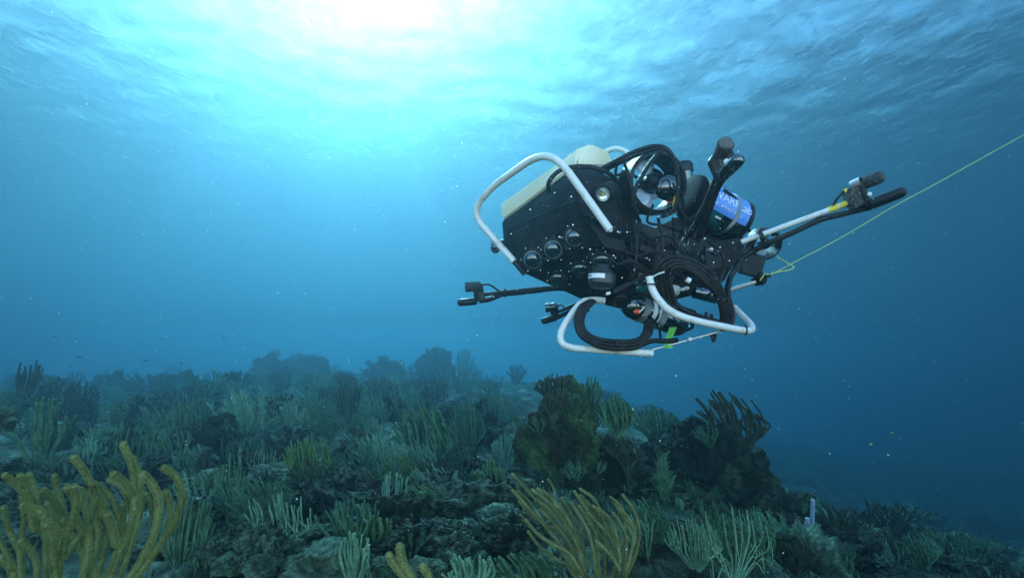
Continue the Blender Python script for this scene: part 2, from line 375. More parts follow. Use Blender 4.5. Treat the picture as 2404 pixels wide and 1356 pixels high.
# ------------------------------------------------------------------ soft corals
def cmat(name, a, b, vs=30, bump=.6, bs=120): return mat(name, a, .8, col2=b, vs=vs, bump=bump, bs=bs, spec=.2)
CM = dict(yellow=cmat('yellow_coral', (.145, .19, .062), (.215, .265, .10), 25, .4, 260),
          brown=cmat('brown_coral', (.095, .115, .040), (.15, .18, .07), 30, .6, 200),
          olive=cmat('olive_coral', (.045, .095, .028), (.08, .155, .05)),
          green=cmat('grey_green_coral', (.032, .08, .04), (.07, .165, .08)),
          pale=cmat('pale_coral', (.08, .175, .10), (.14, .29, .175)),
          lilac=cmat('lilac_coral', (.20, .22, .18), (.30, .32, .26)),
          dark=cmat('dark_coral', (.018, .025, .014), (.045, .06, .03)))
def fingers(root, base, plist, m, fuzz=0, name='branch'):
    """one child mesh per branch: (points, radius)"""
    for pts, r in plist:
        c = cr(pts, 7); n = len(c)
        rs = [r*(1.0-.0*i/n)*(1+.07*math.sin(i*1.3+r*999)) for i in range(n)]
        if fuzz:
            c2 = cr(pts, 22); n = len(c2); rs = [r*(.97+.03*math.sin(i*.21)) for i in range(n)]
            mb = MB().tube(c2, rs, 14, rnd=1, jit=.04)
            # polyps standing off the skin
            for i in range(1, n):
                t = (c2[i]-c2[i-1]).normalized(); N = t.orthogonal().normalized(); B = t.cross(N)
                for k in range(fuzz):
                    a = random.random()*6.283; d = N*math.cos(a)+B*math.sin(a)
                    p = c2[i-1].lerp(c2[i], random.random())+d*rs[i]*.9*UNIT
                    h = r*UNIT*random.uniform(.3, .6); q = r*UNIT*.06; dd = (d+t*random.uniform(-.1, .6)).normalized()
                    s1 = dd.orthogonal().normalized()*q; s2 = dd.cross(s1)
                    mb.add([p+s1, p-s1*.5+s2*.87, p-s1*.5-s2*.87, p+dd*h+s1*.4, p+dd*h-s1*.4], [(0, 1, 4, 3), (1, 2, 4), (2, 0, 3, 4)])
            for k in range(int(fuzz*2.2)):
                t = (c2[-1]-c2[-2]).normalized(); d = Vector((random.gauss(0, 1), random.gauss(0, 1), random.gauss(0, 1))).normalized()
                d = (d+t*1.1).normalized(); p = c2[-1]+d*r*.9*UNIT; q = r*UNIT*.085; s1 = d.orthogonal().normalized()*q; s2 = d.cross(s1); h = r*UNIT*.3
                mb.add([p+s1, p-s1*.5+s2*.87, p-s1*.5-s2*.87, p+d*h+s1*.4, p+d*h-s1*.4], [(0, 1, 4, 3), (1, 2, 4), (2, 0, 3, 4)])
        else:
            mb = MB().tube(c, rs, 9, rnd=1, jit=.10)
        mb.build(name, m, root)
def zpx(L, s, ox, oy): return [(ox+x/s, oy+y/s) for x, y in L]
random.seed(3)
UNIT = .66
# the yellow sea rod at the bottom left
YB = [[(680, 615), (730, 740), (745, 900), (720, 1080), (650, 1250), (590, 1400)], [(735, 690), (775, 800), (783, 950), (750, 1100), (700, 1250), (640, 1400)],
      [(790, 780), (850, 850), (880, 950), (860, 1080), (800, 1220), (700, 1380)], [(905, 745), (975, 800), (1005, 900), (985, 1000), (930, 1100), (850, 1220), (740, 1370)],
      [(915, 880), (942, 960), (940, 1060)], [(405, 690), (455, 750), (500, 830), (545, 920), (570, 1010)],
      [(505, 825), (580, 870), (635, 950), (662, 1060), (650, 1180), (590, 1350)], [(625, 780), (690, 830), (740, 900)], [(690, 880), (715, 930), (725, 1000)],
      [(300, 790), (322, 880), (350, 970), (345, 1100), (335, 1250), (330, 1400)], [(405, 850), (422, 920), (402, 1040), (370, 1120), (340, 1250)],
      [(160, 780), (192, 860), (215, 960), (245, 1100), (252, 1250), (260, 1400)], [(110, 790), (145, 860), (180, 950), (215, 1040)], [(25, 785), (80, 830), (140, 900), (165, 990), (190, 1100)],
      [(120, 905), (132, 1000), (125, 1150), (140, 1400)], [(130, 957), (220, 990), (320, 1070), (420, 1150), (490, 1260), (530, 1400)],
      [(20, 965), (40, 1060), (80, 1150), (110, 1220), (130, 1400)], [(115, 1150), (170, 1200), (205, 1290), (215, 1400)], [(425, 860), (472, 960), (492, 1060), (490, 1180), (450, 1380)],
      [(445, 862), (510, 910), (565, 990), (600, 1070)], [(595, 1000), (622, 1080), (640, 1180)], [(680, 948), (680, 1020), (680, 1110), (655, 1200)], [(800, 890), (835, 950), (850, 1040)],
      [(0, 1240), (60, 1300), (100, 1400)], [(260, 940), (292, 1010), (310, 1100)], [(235, 870), (300, 930), (350, 1010)], [(370, 852), (400, 900), (440, 960)], [(-40, 1050), (0, 1150), (60, 1260), (110, 1390)],
      [(250, 1060), (290, 1150), (300, 1280), (310, 1400)], [(530, 1000), (545, 1120), (520, 1250), (470, 1400)]]
base = W(160, 1560, 1.08); base.z = max(base.z, -.56)
t = empty('sea_rod', base); tag(t, 'large yellow fuzzy fingered sea rod filling the bottom left corner', 'soft coral')
pl = []
for i, L_ in enumerate(YB):
    d = 1.06+.19*math.sin(i*2.4)
    if i in (15, 0, 3): d = .95
    pts = [W(x, y, d+.03*k/len(L_)) for k, (x, y) in enumerate(zpx(L_, 2.353, 0, 780))]
    if L_[-1][1] >= 1330: pts.append(base.lerp(pts[-1], .45)); pts.append(base+Vector((0, 0, .01)))
    pl.append((pts[::-1], .0046 if i != 15 else .0056))
for i, (pts, r_) in enumerate(list(pl)):
    if i % 2 == 0 and len(pts) > 4 and i > 3:
        o2 = RT*(-.008+.014*math.sin(i*3.7))+FW*.05-UP*.014; pl.append(([pts[0]]+[q+o2 for q in pts[1:]], r_*.92))
fingers(t, base, pl, CM['yellow'], 90)
# brown sea rod at the bottom centre
BB = [[(270, 815), (340, 890), (430, 990), (510, 1080), (600, 1190), (680, 1340)], [(350, 912), (440, 1000), (500, 1075)], [(395, 815), (480, 880), (560, 960), (620, 1060), (680, 1180), (725, 1340)],
      [(415, 872), (500, 930), (580, 1020), (645, 1110), (700, 1240)], [(460, 812), (500, 880), (545, 940)], [(445, 940), (530, 1020), (600, 1110), (665, 1200)],
      [(355, 1000), (420, 1080), (520, 1150), (620, 1205), (700, 1330)], [(370, 1072), (430, 1150), (520, 1225), (600, 1275), (660, 1350)], [(575, 865), (612, 930), (660, 1010), (715, 1110)],
      [(635, 895), (690, 980), (740, 1080), (772, 1200), (790, 1340)], [(685, 915), (742, 1010), (790, 1100), (802, 1200), (805, 1340)], [(705, 860), (765, 930), (820, 1020), (860, 1110)],
      [(770, 915), (850, 970), (900, 1050), (922, 1150), (930, 1340)], [(745, 962), (800, 1020), (865, 1090), (900, 1170)], [(795, 1070), (842, 1130), (890, 1220), (920, 1310)],
      [(890, 955), (942, 1040), (972, 1130), (950, 1340)], [(925, 930), (990, 990), (1022, 1070), (1005, 1200), (960, 1340)], [(950, 845), (1002, 910), (1042, 1000), (1052, 1100), (1025, 1230), (970, 1350)],
      [(970, 990), (1022, 1070), (1030, 1140)], [(790, 1130), (880, 1220), (935, 1310)], [(560, 900), (600, 980), (640, 1060)], [(830, 1010), (885, 1090), (910, 1160)], [(530, 900), (590, 960), (640, 1040)],
      [(915, 985), (955, 1060), (985, 1130)], [(600, 960), (650, 1060), (700, 1160), (740, 1300)]]
base = W(1425, 1500, 1.62)
t = empty('sea_rod', base); tag(t, 'brown candelabra sea rod with smooth fingers fanning up from the bottom centre', 'soft coral')
pl = []
for i, L_ in enumerate(BB):
    d = 1.55+.09*math.sin(i*1.9)
    pts = [W(x, y, d) for x, y in zpx(L_, 2.629, 1100, 840)]
    if L_[-1][1] >= 1325: pts.append(base+Vector((0, 0, .04)))
    pl.append((pts[::-1], .0049))
    if i % 3 != 2:
        o2 = RT*.014*math.sin(i*5.1)+FW*.07
        pl.append(([pts[-1]]+[q+o2+UP*.006*math.cos(i) for q in pts[-2::-1]], .0046))
fingers(t, base, pl, CM['brown'])
# wiry sea rod at the bottom right
base = W(1725, 1440, 1.75); t = empty('sea_rod', base); tag(t, 'wiry thin stemmed grey sea rod on the dark slope near the bottom right', 'soft coral')
tips = [(1646, 1217), (1656, 1200), (1665, 1232), (1697, 1205), (1720, 1192), (1752, 1196), (1717, 1189), (1735, 1196), (1754, 1197), (1782, 1209), (1799, 1233), (1671, 1312), (1668, 1334), (1680, 1262), (1770, 1250), (1703, 1240), (1788, 1290), (1808, 1262), (1740, 1230), (1690, 1285), (1652, 1250), (1765, 1222), (1728, 1260)]
pl = []
for i, (x, y) in enumerate(tips):
    d = 1.7+.09*math.sin(i*2.2); bx = 1725+(x-1725)*.12
    side = (x-1725)
    pts = [base+Vector((0, 0, .02)), W(bx, 1375, d), W(1725+side*.62+8, 1330-(1330-y)*.25, d), W(1725+side*.98+7, y+55, d), W(x, y, d)]
    pl.append((pts, .0015))
fingers(t, base, pl, CM['pale'])
# thick stubby fingers at the bottom centre left
base = W(965, 1480, 1.0); t = empty('sea_rod', base); tag(t, 'three stubby orange yellow coral fingers poking up at the bottom edge', 'soft coral')
pl = []
for L_, r in [([(938, 1282), (946, 1320), (972, 1370), (970, 1440)], .0064), ([(914, 1303), (935, 1335), (962, 1372), (968, 1440)], .006), ([(992, 1328), (1008, 1360), (1000, 1430)], .0056)]:
    pl.append(([base]+[W(x, y, .98) for x, y in L_[::-1]], r))
fingers(t, base, pl, CM['yellow'], 40)
UNIT = 1.0
# generic colonies -------------------------------------------------------
def colony_mesh(kind, wd, ht, lean, n, r, rs):
    """polylines of one colony in local space (x across, y depth, z up)"""
    out = []
    for k in range(n):
        t_ = -1+2*(k+.5)/n+rs.uniform(-.5, .5)/n
        y0 = rs.uniform(-.22, .22)*wd
        prof = math.sqrt(max(.12, 1-(t_*.92)**2))*rs.uniform(.78, 1.08)
        if kind == 'comb':
            x1 = t_*wd*.5; z1 = ht*.30*(1-.5*prof+.2*abs(t_))
            pts = [Vector((0, 0, -.04)), Vector((x1*.45, y0*.4, z1*.6)), Vector((x1*.95, y0, z1+ht*.12)),
                   Vector((x1+lean*wd*.10, y0, ht*.35+ht*.35*prof)), Vector((x1+lean*wd*.33, y0*1.2, ht*.30+ht*.70*prof))]
        elif kind == 'rod':
            x1 = t_*wd*.5
            pts = [Vector((0, 0, -.04)), Vector((x1*.5, y0*.5, ht*.18)), Vector((x1*.85+rs.uniform(-.03, .03)*wd, y0, ht*.45)),
                   Vector((x1+rs.uniform(-.06, .06)*wd+lean*wd*.06, y0*1.2, ht*(.35+.35*prof))), Vector((x1*1.0+rs.uniform(-.08, .08)*wd+lean*wd*.15, y0*1.3, ht*(.35+.65*prof)))]
        else:  # plume: bottle-brush stems
            x1 = t_*wd*.5
            pts = [Vector((0, 0, -.04)), Vector((x1*.3, y0*.5, ht*.2)), Vector((x1*.8+lean*wd*.05, y0, ht*.55*(.6+.4*prof))), Vector((x1+lean*wd*.28, y0*1.2, ht*prof))]
        out.append((pts, r*rs.uniform(.8, 1.15)))
        if kind in ('comb', 'rod') and rs.random() < .55:  # fork
            s = rs.choice((-1, 1)); a = pts[2]; bq = pts[4]; f = Vector((s*wd*rs.uniform(.04, .09), rs.uniform(-.05, .05)*wd, 0))
            out.append(([a, a.lerp(bq, .35)+f, bq*rs.uniform(.78, .97)+f*1.4], r*rs.uniform(.75, 1)))
        if kind == 'plume':
            c = cr(pts, 5)
            for i in range(5, len(c), 1):
                for s in (-1, 1):
                    tt = (c[i]-c[i-1]).normalized(); d = (Vector((s, rs.uniform(-.6, .6), 0))+tt*1.3).normalized()
                    out.append(([c[i], c[i]+d*ht*rs.uniform(.07, .13)], r*.6))
    return out
def plant(name, label, cat, base, kind, wd, ht, lean, n, r, m, seed, group=None, seg=6):
    rs = random.Random(seed); t_ = empty(name, base)
    tag(t_, label, cat, group)
    cr_ = MB(); random.seed(seed)
    ang = rs.uniform(-.35, .35); rot = Matrix.Rotation(ang, 3, 'Z')
    for pts, rr in colony_mesh(kind, wd, ht, lean, n, r, rs):
        P = [base+rot@p for p in pts]
        c = cr(P, 4) if len(P) > 2 else P
        cr_.tube(c, [rr*(1.1-.25*i/len(c)) for i in range(len(c))], seg if len(P) > 2 else 4, rnd=1 if len(P) > 2 else 0, jit=.2)
    cr_.build('crown', m, t_)
    st = MB().tube([base+Vector((0, 0, -.05)), base+Vector((0, 0, ht*.06)), base+Vector((lean*wd*.02, 0, ht*.14))], [r*2.6, r*1.9, r*1.4], 8, jit=.2)
    st.build('stalk', m, t_)
    return t_
# (base px, base py, height px, width px, kind, lean, branches, radius px, material, label, depth or None)
COL = [
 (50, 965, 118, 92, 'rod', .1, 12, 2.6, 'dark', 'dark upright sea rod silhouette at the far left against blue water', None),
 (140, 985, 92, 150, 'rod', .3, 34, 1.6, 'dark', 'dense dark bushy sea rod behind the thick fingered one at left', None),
 (95, 1100, 160, 150, 'rod', .05, 17, 4.6, 'green', 'tall thick fingered grey green sea rod at the left edge', None),
 (305, 1105, 112, 150, 'comb', .15, 22, 3.0, 'green', 'comb shaped green sea rod above the yellow fingers', None),
 (290, 1100, 118, 20, 'rod', 0, 3, 3.2, 'dark', 'single dark upright rod standing in the comb shaped colony', None),
 (205, 1095, 62, 60, 'rod', 0, 9, 4.0, 'pale', 'small cluster of pale blunt fingers left of the tallest yellow finger', None),
 (140, 1130, 62, 90, 'comb', -.5, 9, 3.4, 'green', 'low curving fingers just above the yellow sea rod tips', None),
 (430, 1050, 105, 95, 'comb', -.35, 20, 2.2, 'green', 'rounded leaning sea rod left of the big pale plume', None),
 (575, 1040, 125, 160, 'plume', -.35, 26, 1.6, 'pale', 'largest pale feathery sea plume left of centre', None),
 (688, 1030, 88, 95, 'plume', -.3, 16, 1.5, 'pale', 'smaller pale feathery plume right of the largest plume', None),
 (365, 925, 48, 110, 'comb', -.3, 26, 1.6, 'dark', 'hazy dark fan shaped sea rod on the far left ridge', None),
 (545, 925, 55, 75, 'comb', .35, 20, 1.6, 'dark', 'hazy dark sea rod at the foot of the far left coral head', None),
 (690, 962, 50, 70, 'comb', -.3, 12, 1.8, 'pale', 'pale little comb coral under the dark humped coral head', None),
 (820, 985, 85, 85, 'rod', 0, 22, 1.5, 'dark', 'fine dark bush in front of the humped coral head', None),
 (722, 1145, 118, 122, 'comb', -.25, 24, 2.6, 'olive', 'olive comb shaped sea rod above the round brain coral', None),
 (1010, 1105, 152, 135, 'comb', -.55, 22, 3.6, 'green', 'dark sweeping comb shaped sea rod in the middle of the reef', None),
 (1098, 1070, 130, 92, 'comb', -.3, 18, 2.2, 'green', 'slender arched sea rod right of the sweeping comb', None),
 (875, 1090, 68, 90, 'plume', -.4, 18, 1.6, 'pale', 'pale swept plume left of the sweeping comb', None),
 (540, 1215, 155, 62, 'rod', -.2, 9, 3.0, 'green', 'tall fingered sea rod on a long stalk among the rubble', None),
 (480, 1125, 78, 30, 'rod', 0, 5, 3.4, 'dark', 'narrow dark bundle of rods left of the long stalked sea rod', None),
 (655, 1260, 112, 80, 'plume', 0, 8, 2.4, 'pale', 'pale bottle brush coral in front of the round brain coral', 2.5),
 (930, 1205, 98, 78, 'comb', .1, 13, 2.6, 'pale', 'pale feathery coral just right of the flat sea fan', None),
 (880, 1310, 98, 105, 'rod', -.2, 9, 5.0, 'olive', 'olive thick fingered coral above the orange yellow fingers', 2.0),
 (825, 1390, 130, 92, 'rod', 0, 20, 3.4, 'pale', 'clump of many pale fingers at the bottom edge left of the stubby ones', 1.7),
 (1110, 1400, 92, 135, 'rod', -.3, 15, 3.8, 'pale', 'pale grey blunt fingers along the bottom edge', 1.5),
 (1260, 1400, 110, 150, 'comb', -.7, 15, 4.2, 'green', 'green comb fingers leaning left at the foot of the brown sea rod', 1.75),
 (1190, 1095, 70, 66, 'rod', -.2, 11, 4.0, 'pale', 'whitish blunt fingered coral left of the rock pillar', None),
 (1155, 1165, 78, 76, 'comb', -.2, 16, 2.4, 'olive', 'olive tuft below the whitish fingered coral', None),
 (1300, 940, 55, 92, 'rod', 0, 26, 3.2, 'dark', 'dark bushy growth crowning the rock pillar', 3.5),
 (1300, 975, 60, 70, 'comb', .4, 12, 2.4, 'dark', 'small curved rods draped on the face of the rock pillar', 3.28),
 (1388, 975, 88, 52, 'rod', .1, 13, 2.2, 'green', 'slim upright rods just right of the rock pillar top', 3.6),
 (1452, 1020, 90, 88, 'comb', -.4, 24, 2.8, 'green', 'rounded comb coral on the right flank of the pillar', 3.5),
 (1475, 1095, 70, 84, 'comb', -.9, 15, 2.8, 'dark', 'swept dark rods below the rounded comb coral', 3.3),
 (1535, 1035, 82, 84, 'comb', -.25, 24, 2.0, 'green', 'fine hazy comb coral between the pillar and the mound', 4.6),
 (1582, 1040, 70, 32, 'rod', -.1, 8, 2.4, 'green', 'small upright coral left of the large swept sea rod', 4.6),
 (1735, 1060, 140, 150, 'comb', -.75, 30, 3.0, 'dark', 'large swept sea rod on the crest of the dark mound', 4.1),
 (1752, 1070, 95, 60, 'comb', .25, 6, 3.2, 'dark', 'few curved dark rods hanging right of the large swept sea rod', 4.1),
 (1745, 1110, 62, 48, 'comb', .1, 10, 2.2, 'green', 'small pale rods under the curved dark ones on the mound edge', 4.2),
 (1560, 1190, 118, 50, 'plume', -.1, 9, 2.0, 'green', 'narrow pale plume on the dark slope between two rocks', 3.2),
 (1590, 1235, 60, 46, 'plume', .1, 7, 1.8, 'pale', 'small pale plume hanging below the narrow one', 3.1),
 (1088, 895, 70, 55, 'plume', .1, 9, 1.2, 'green', 'faint branching coral right of the tall far coral head', 9),
 (1213, 900, 46, 42, 'rod', 0, 10, 2.0, 'dark', 'faint dark tuft on the far ridge left of the pillar', 9),
 (1022, 850, 26, 62, 'rod', 0, 16, 2.0, 'dark', 'crumbly tuft on top of the tall far coral head', 9.4),
 (425, 1345, 175, 115, 'comb', .2, 24, 3.4, 'green', 'green fingers tucked behind the right side of the yellow sea rod', 1.9),
 (530, 1340, 118, 92, 'plume', 0, 9, 1.5, 'dark', 'dark wiry bush among the rubble right of the yellow sea rod', 2.3),
 (1865, 1260, 52, 42, 'comb', -.4, 8, 2.4, 'green', 'small comb coral left of the blue tube sponge', 3.6),
 (2000, 1280, 56, 150, 'rod', 0, 30, 1.8, 'green', 'low hazy thicket right of the blue tube sponge', 5),
 (2080, 1240, 60, 170, 'rod', 0, 30, 2.0, 'dark', 'dark rounded thicket in the haze at lower right', 6),
 (1985, 1372, 62, 50, 'rod', 0, 6, 3.0, 'green', 'few upright rods at the bottom edge right of the green topped rock', 2.6),
 (2285, 1330, 75, 130, 'rod', -.2, 24, 2.0, 'green', 'hazy bush near the bottom right corner', 4.2),
 (2340, 1385, 60, 130, 'comb', -.2, 22, 2.4, 'dark', 'dark low bush in the bottom right corner', 3),
]
for i, (px, py, hp, wp, kind, lean, nb, rp_, mk, label, dep) in enumerate(COL):
    dep = ground_hit(px, py)[0] if dep is None else (dep*1.8 if dep > 6 else dep*.66)
    p = W(px, py, dep); s = dep/FPX
    gz = terr(p.x, p.y)
    plant('sea_plume' if kind == 'plume' else 'sea_rod', label, 'soft coral', p, kind, wp*s, hp*s, lean, nb, rp_*s, CM[mk], 100+i, 'soft corals named one by one' if False else None, seg=6 if dep > 3 else 8)
# filler colonies on the slope: five source colonies copied -------------
SRC = []
def src(kind, lean, nb, r, mk, seed, wd=.32, ht=.26):
    rs = random.Random(seed); random.seed(seed); mb = MB()
    for pts, rr in colony_mesh(kind, wd, ht, lean, nb, r, rs):
        c = cr(pts, 3) if len(pts) > 2 else pts
        mb.tube(c, [rr*(1.1-.25*i/len(c)) for i in range(len(c))], 5 if len(pts) > 2 else 3, rnd=1 if len(pts) > 2 else 0, jit=.2)
    me = bpy.data.meshes.new('soft_coral'); me.from_pydata(mb.v, [], mb.f); me.polygons.foreach_set('use_smooth', [True]*len(me.polygons)); me.materials.append(CM[mk]); return me
KINDS = [('rod', -.3, 10, .009, 'green'), ('comb', -.6, 30, .004, 'dark'), ('plume', -.4, 20, .003, 'green'), ('rod', .1, 26, .0035, 'pale'), ('comb', -.3, 12, .008, 'dark'), ('comb', -.4, 18, .006, 'green'), ('plume', -.3, 14, .0035, 'pale'), ('rod', 0, 20, .005, 'dark'), ('comb', -.5, 16, .006, 'olive'), ('plume', .2, 12, .0035, 'green'), ('rod', -.2, 14, .007, 'green'), ('comb', -.2, 22, .0045, 'pale')]
DESC = {'green': 'grey green', 'pale': 'pale', 'dark': 'dark', 'olive': 'olive'}
for i, k in enumerate(KINDS): SRC.append((src(*k, 500+i), k))
rnd = random.Random(12)
zones = [((20, 1180), (905, 1010), 150, 'far slope'), ((20, 1200), (1010, 1160), 75, 'middle slope'), ((1820, 2400), (1250, 1350), 24, 'lower right slope'), ((460, 1240), (1160, 1350), 16, 'rubble floor'), ((1500, 1800), (1270, 1352), 16, 'dark lower slope')]
for (xa, xb), (ya, yb), cnt, zn in zones:
    for i in range(cnt):
        px, py = rnd.uniform(xa, xb), rnd.uniform(ya, yb)
        d, p = ground_hit(px, py); me, k = SRC[rnd.randrange(len(SRC))]
        o = bpy.data.objects.new({'plume': 'sea_plume', 'comb': 'sea_rod', 'rod': 'bushy_sea_rod'}[k[0]], me); sc.collection.objects.link(o)  # rod-kind fillers are upright bushy sea rods, like the larger colonies
        sca = rnd.uniform(.5, 1.15)*min(2.6, .30+.10*d)
        o.location = (p.x, p.y, terr(p.x, p.y)); o.scale = (sca, sca, sca*rnd.uniform(.8, 1.2)); o.rotation_euler = (rnd.uniform(-.15, .15), rnd.uniform(-.5, .08), rnd.uniform(-.8, .8))
        shape = {'comb': 'comb shaped sea rod', 'plume': 'feathery sea plume', 'rod': 'upright bushy sea rod'}[k[0]]
        tag(o, 'small %s %s among many on the %s' % (DESC[k[4]], shape, zn), 'soft coral', 'small %s %ss on the %s' % (DESC[k[4]], shape, zn))
UNIT = .66
# growth on the outcrops and coral heads
rnd = random.Random(44)
for ro in [o for o in sc.objects if o.name.split('.')[0] in ('reef_outcrop', 'coral_head')]:
    far = ro.name.startswith('coral_head'); vs = ro.data.vertices; k = 0; tries = 0
    most = 12 if far else 0 if ('pale' in ro['label']) else 9 if ('pillar with' not in ro['label'] and 'mound crowned' not in ro['label'] and 'base' not in ro['label']) else 14
    while k < most and tries < 900:
        tries += 1; v = vs[rnd.randrange(len(vs))]; nrm = v.normal
        if nrm.z < .15 or nrm.y > .35: continue
        p = ro.location+v.co
        if p.z < terr(p.x, p.y): continue
        me, kd = SRC[rnd.randrange(len(SRC))]; k += 1
        o = bpy.data.objects.new({'plume': 'sea_plume', 'comb': 'sea_rod', 'rod': 'bushy_sea_rod'}[kd[0]], me); sc.collection.objects.link(o)
        sca = rnd.uniform(.18, .42)*(3.0 if far else 1); o.location = p-Vector(nrm)*.01; o.scale = (sca, sca, sca)
        up_ = (Vector(nrm)*.6+Vector((rnd.uniform(-.5, .1), 0, .8))).normalized(); o.rotation_euler = up_.to_track_quat('Z', 'Y').to_euler()
        shape = {'comb': 'comb shaped sea rod', 'plume': 'feathery sea plume', 'rod': 'bushy sea rod'}[kd[0]]
        where = 'far hazy coral heads' if far else 'dark rock outcrops'
        tag(o, 'little %s %s growing on the %s' % (DESC[kd[4]], shape, where), 'soft coral', 'little %s %ss on the %s' % (DESC[kd[4]], shape, where))
# flat sea fan ------------------------------------------------------------
base = W(862, 1212, 2.9)
t = empty('sea_fan', base); tag(t, 'flat lobed grey green sea fan standing among the rubble', 'sea fan')
fo = [(868, 1208), (905, 1190), (898, 1150), (880, 1122), (862, 1103), (852, 1099), (840, 1108), (832, 1128), (832, 1145), (818, 1148), (813, 1160), (822, 1178), (835, 1190), (848, 1206)]
fan = cr([W(x, y, 2.9) for x, y in fo], 4)
MB().prism(fan, FW*.004).build('fan_blade', mat('sea_fan', (.06, .085, .05), .8, col2=(.12, .155, .09), vs=120, bump=1.0, bs=300), t)
vm = MB()
for L_ in ([(862, 1212), (860, 1170), (853, 1120)], [(860, 1180), (880, 1160), (890, 1150)], [(860, 1175), (840, 1160), (824, 1158)], [(858, 1150), (868, 1130), (868, 1120)]): vm.tube(cr([W(x, y, 2.893) for x, y in L_], 4), .0028, 6)
vm.build('rib', CM['green'], t)
MB().tube([W(862, 1235, 2.9), W(864, 1205, 2.9)], [.012, .006], 8).build('stalk', CM['green'], t)
# blue tube sponge -------------------------------------------------------
base = W(1902, 1256, 3.2); t = empty('tube_sponge', base); tag(t, 'pale blue tube sponge with one tall thin tube on the lower right slope', 'sponge')
bl = mat('blue_sponge', (.20, .27, .33), .85, col2=(.28, .36, .42), vs=60, bump=.8, bs=150)
MB().lathe(base, UP, [(-.03, .02), (.01, .032), (.05, .034), (.075, .026), (.072, .018), (.03, .012)], 16).build('tube', bl, t)
MB().tube(cr([base+RT*.012, W(1907, 1222, 3.2), W(1908, 1195, 3.2), W(1908, 1174, 3.2)], 4), [.012]*9+[.011]*4, 12, rnd=1, jit=.08).build('tube', bl, t)
MB().tube([base-RT*.012, W(1895, 1215, 3.2)], [.02, .013], 12, jit=.1).build('tube', bl, t)
UNIT = 1.0
# turf of small growth on the reef floor: nobody could count it ----------
rnd = random.Random(77); mb = MB(); mb2 = MB()
for i in range(19000):
    dd = .7*(24/.7)**rnd.random(); a = R(rnd.uniform(-50, 50)); x = dd*math.tan(a)*.9; y = dd
    if abs(x) > 22: continue
    z = terr(x, y)
    if noise.noise(Vector((x*1.3, y*1.3, 9))) < -.12: continue
    q = mb if noise.noise(Vector((x*.9, y*.9, 4))) < .08 else mb2
    h0 = rnd.uniform(.010, .04)*(.5+dd*.16)
    for k in range(rnd.randint(3, 6)):
        an = rnd.uniform(0, 6.28); h = h0*rnd.uniform(.5, 1.1); wv = h*rnd.uniform(.07, .13)
        bpos = Vector((x+rnd.gauss(0, h0*.5), y+rnd.gauss(0, h0*.5), z-.006)); s = Vector((math.cos(an), math.sin(an), 0))*wv
        tip = Vector((rnd.uniform(-.5, .4)*h, rnd.uniform(-.4, .4)*h, h)); md = Vector((tip.x*.3, tip.y*.3, h*.6))
        q.add([bpos-s, bpos+s, bpos+md+s, bpos+md-s, bpos+tip], [(0, 1, 2, 3), (3, 2, 4)])
for q, mk, nm in ((mb, 'green', 'algae_turf'), (mb2, 'dark', 'dark_turf')):
    me = bpy.data.meshes.new(nm); me.from_pydata(q.v, [], q.f); me.materials.append(CM[mk]); o = bpy.data.objects.new(nm, me); sc.collection.objects.link(o)
    tag(o, 'short tufts of %s turf covering the reef floor' % DESC[mk], 'algae', kind='stuff')
# drifting particles -----------------------------------------------------
mp_ = bpy.data.materials.new('drifting_particles'); mp_.use_nodes = True; n = mp_.node_tree.nodes; l = mp_.node_tree.links; n.clear()
out = n.new('ShaderNodeOutputMaterial'); d1 = n.new('ShaderNodeBsdfDiffuse'); d2 = n.new('ShaderNodeBsdfTranslucent'); mx = n.new('ShaderNodeMixShader')
for q in (d1, d2): q.inputs[0].default_value = (.95, .95, .93, 1)
l.new(d1.outputs[0], mx.inputs[1]); l.new(d2.outputs[0], mx.inputs[2]); l.new(mx.outputs[0], out.inputs[0])
mb = MB(); rnd = random.Random(21)
for i in range(11000):
    d = .45+4.6*rnd.random()**.75
    px, py = rnd.uniform(-250, 2650), rnd.uniform(-100, 1450)
    if rnd.random() < .25: px, py = rnd.gauss(1650, 260), rnd.gauss(620, 180)
    if rnd.random() < .02: d = rnd.uniform(.8, 1.12); px, py = rnd.uniform(1150, 1800), rnd.uniform(380, 800)
    c = W(px, py, d)
    if c.z < -.36: continue
    r = (.0004+.0009*rnd.random()**3)*(.42+.22*d)
    if rnd.random() < .03: r *= 2
    e = Vector((rnd.gauss(0, 1), rnd.gauss(0, 1), rnd.gauss(0, 1))).normalized(); f = e.orthogonal().normalized(); g_ = e.cross(f); st = rnd.choice((1, 1, 1.4, 2.6))
    mb.add([c+e*r*st, c-e*r*st, c+f*r, c-f*r, c+g_*r, c-g_*r], [(0, 2, 4), (2, 1, 4), (1, 3, 4), (3, 0, 4), (2, 0, 5), (1, 2, 5), (3, 1, 5), (0, 3, 5)])
me = bpy.data.meshes.new('marine_snow'); me.from_pydata(mb.v, [], mb.f); me.materials.append(mp_); o = bpy.data.objects.new('marine_snow', me); sc.collection.objects.link(o)
tag(o, 'tiny white particles drifting through the water', 'particles', kind='stuff')
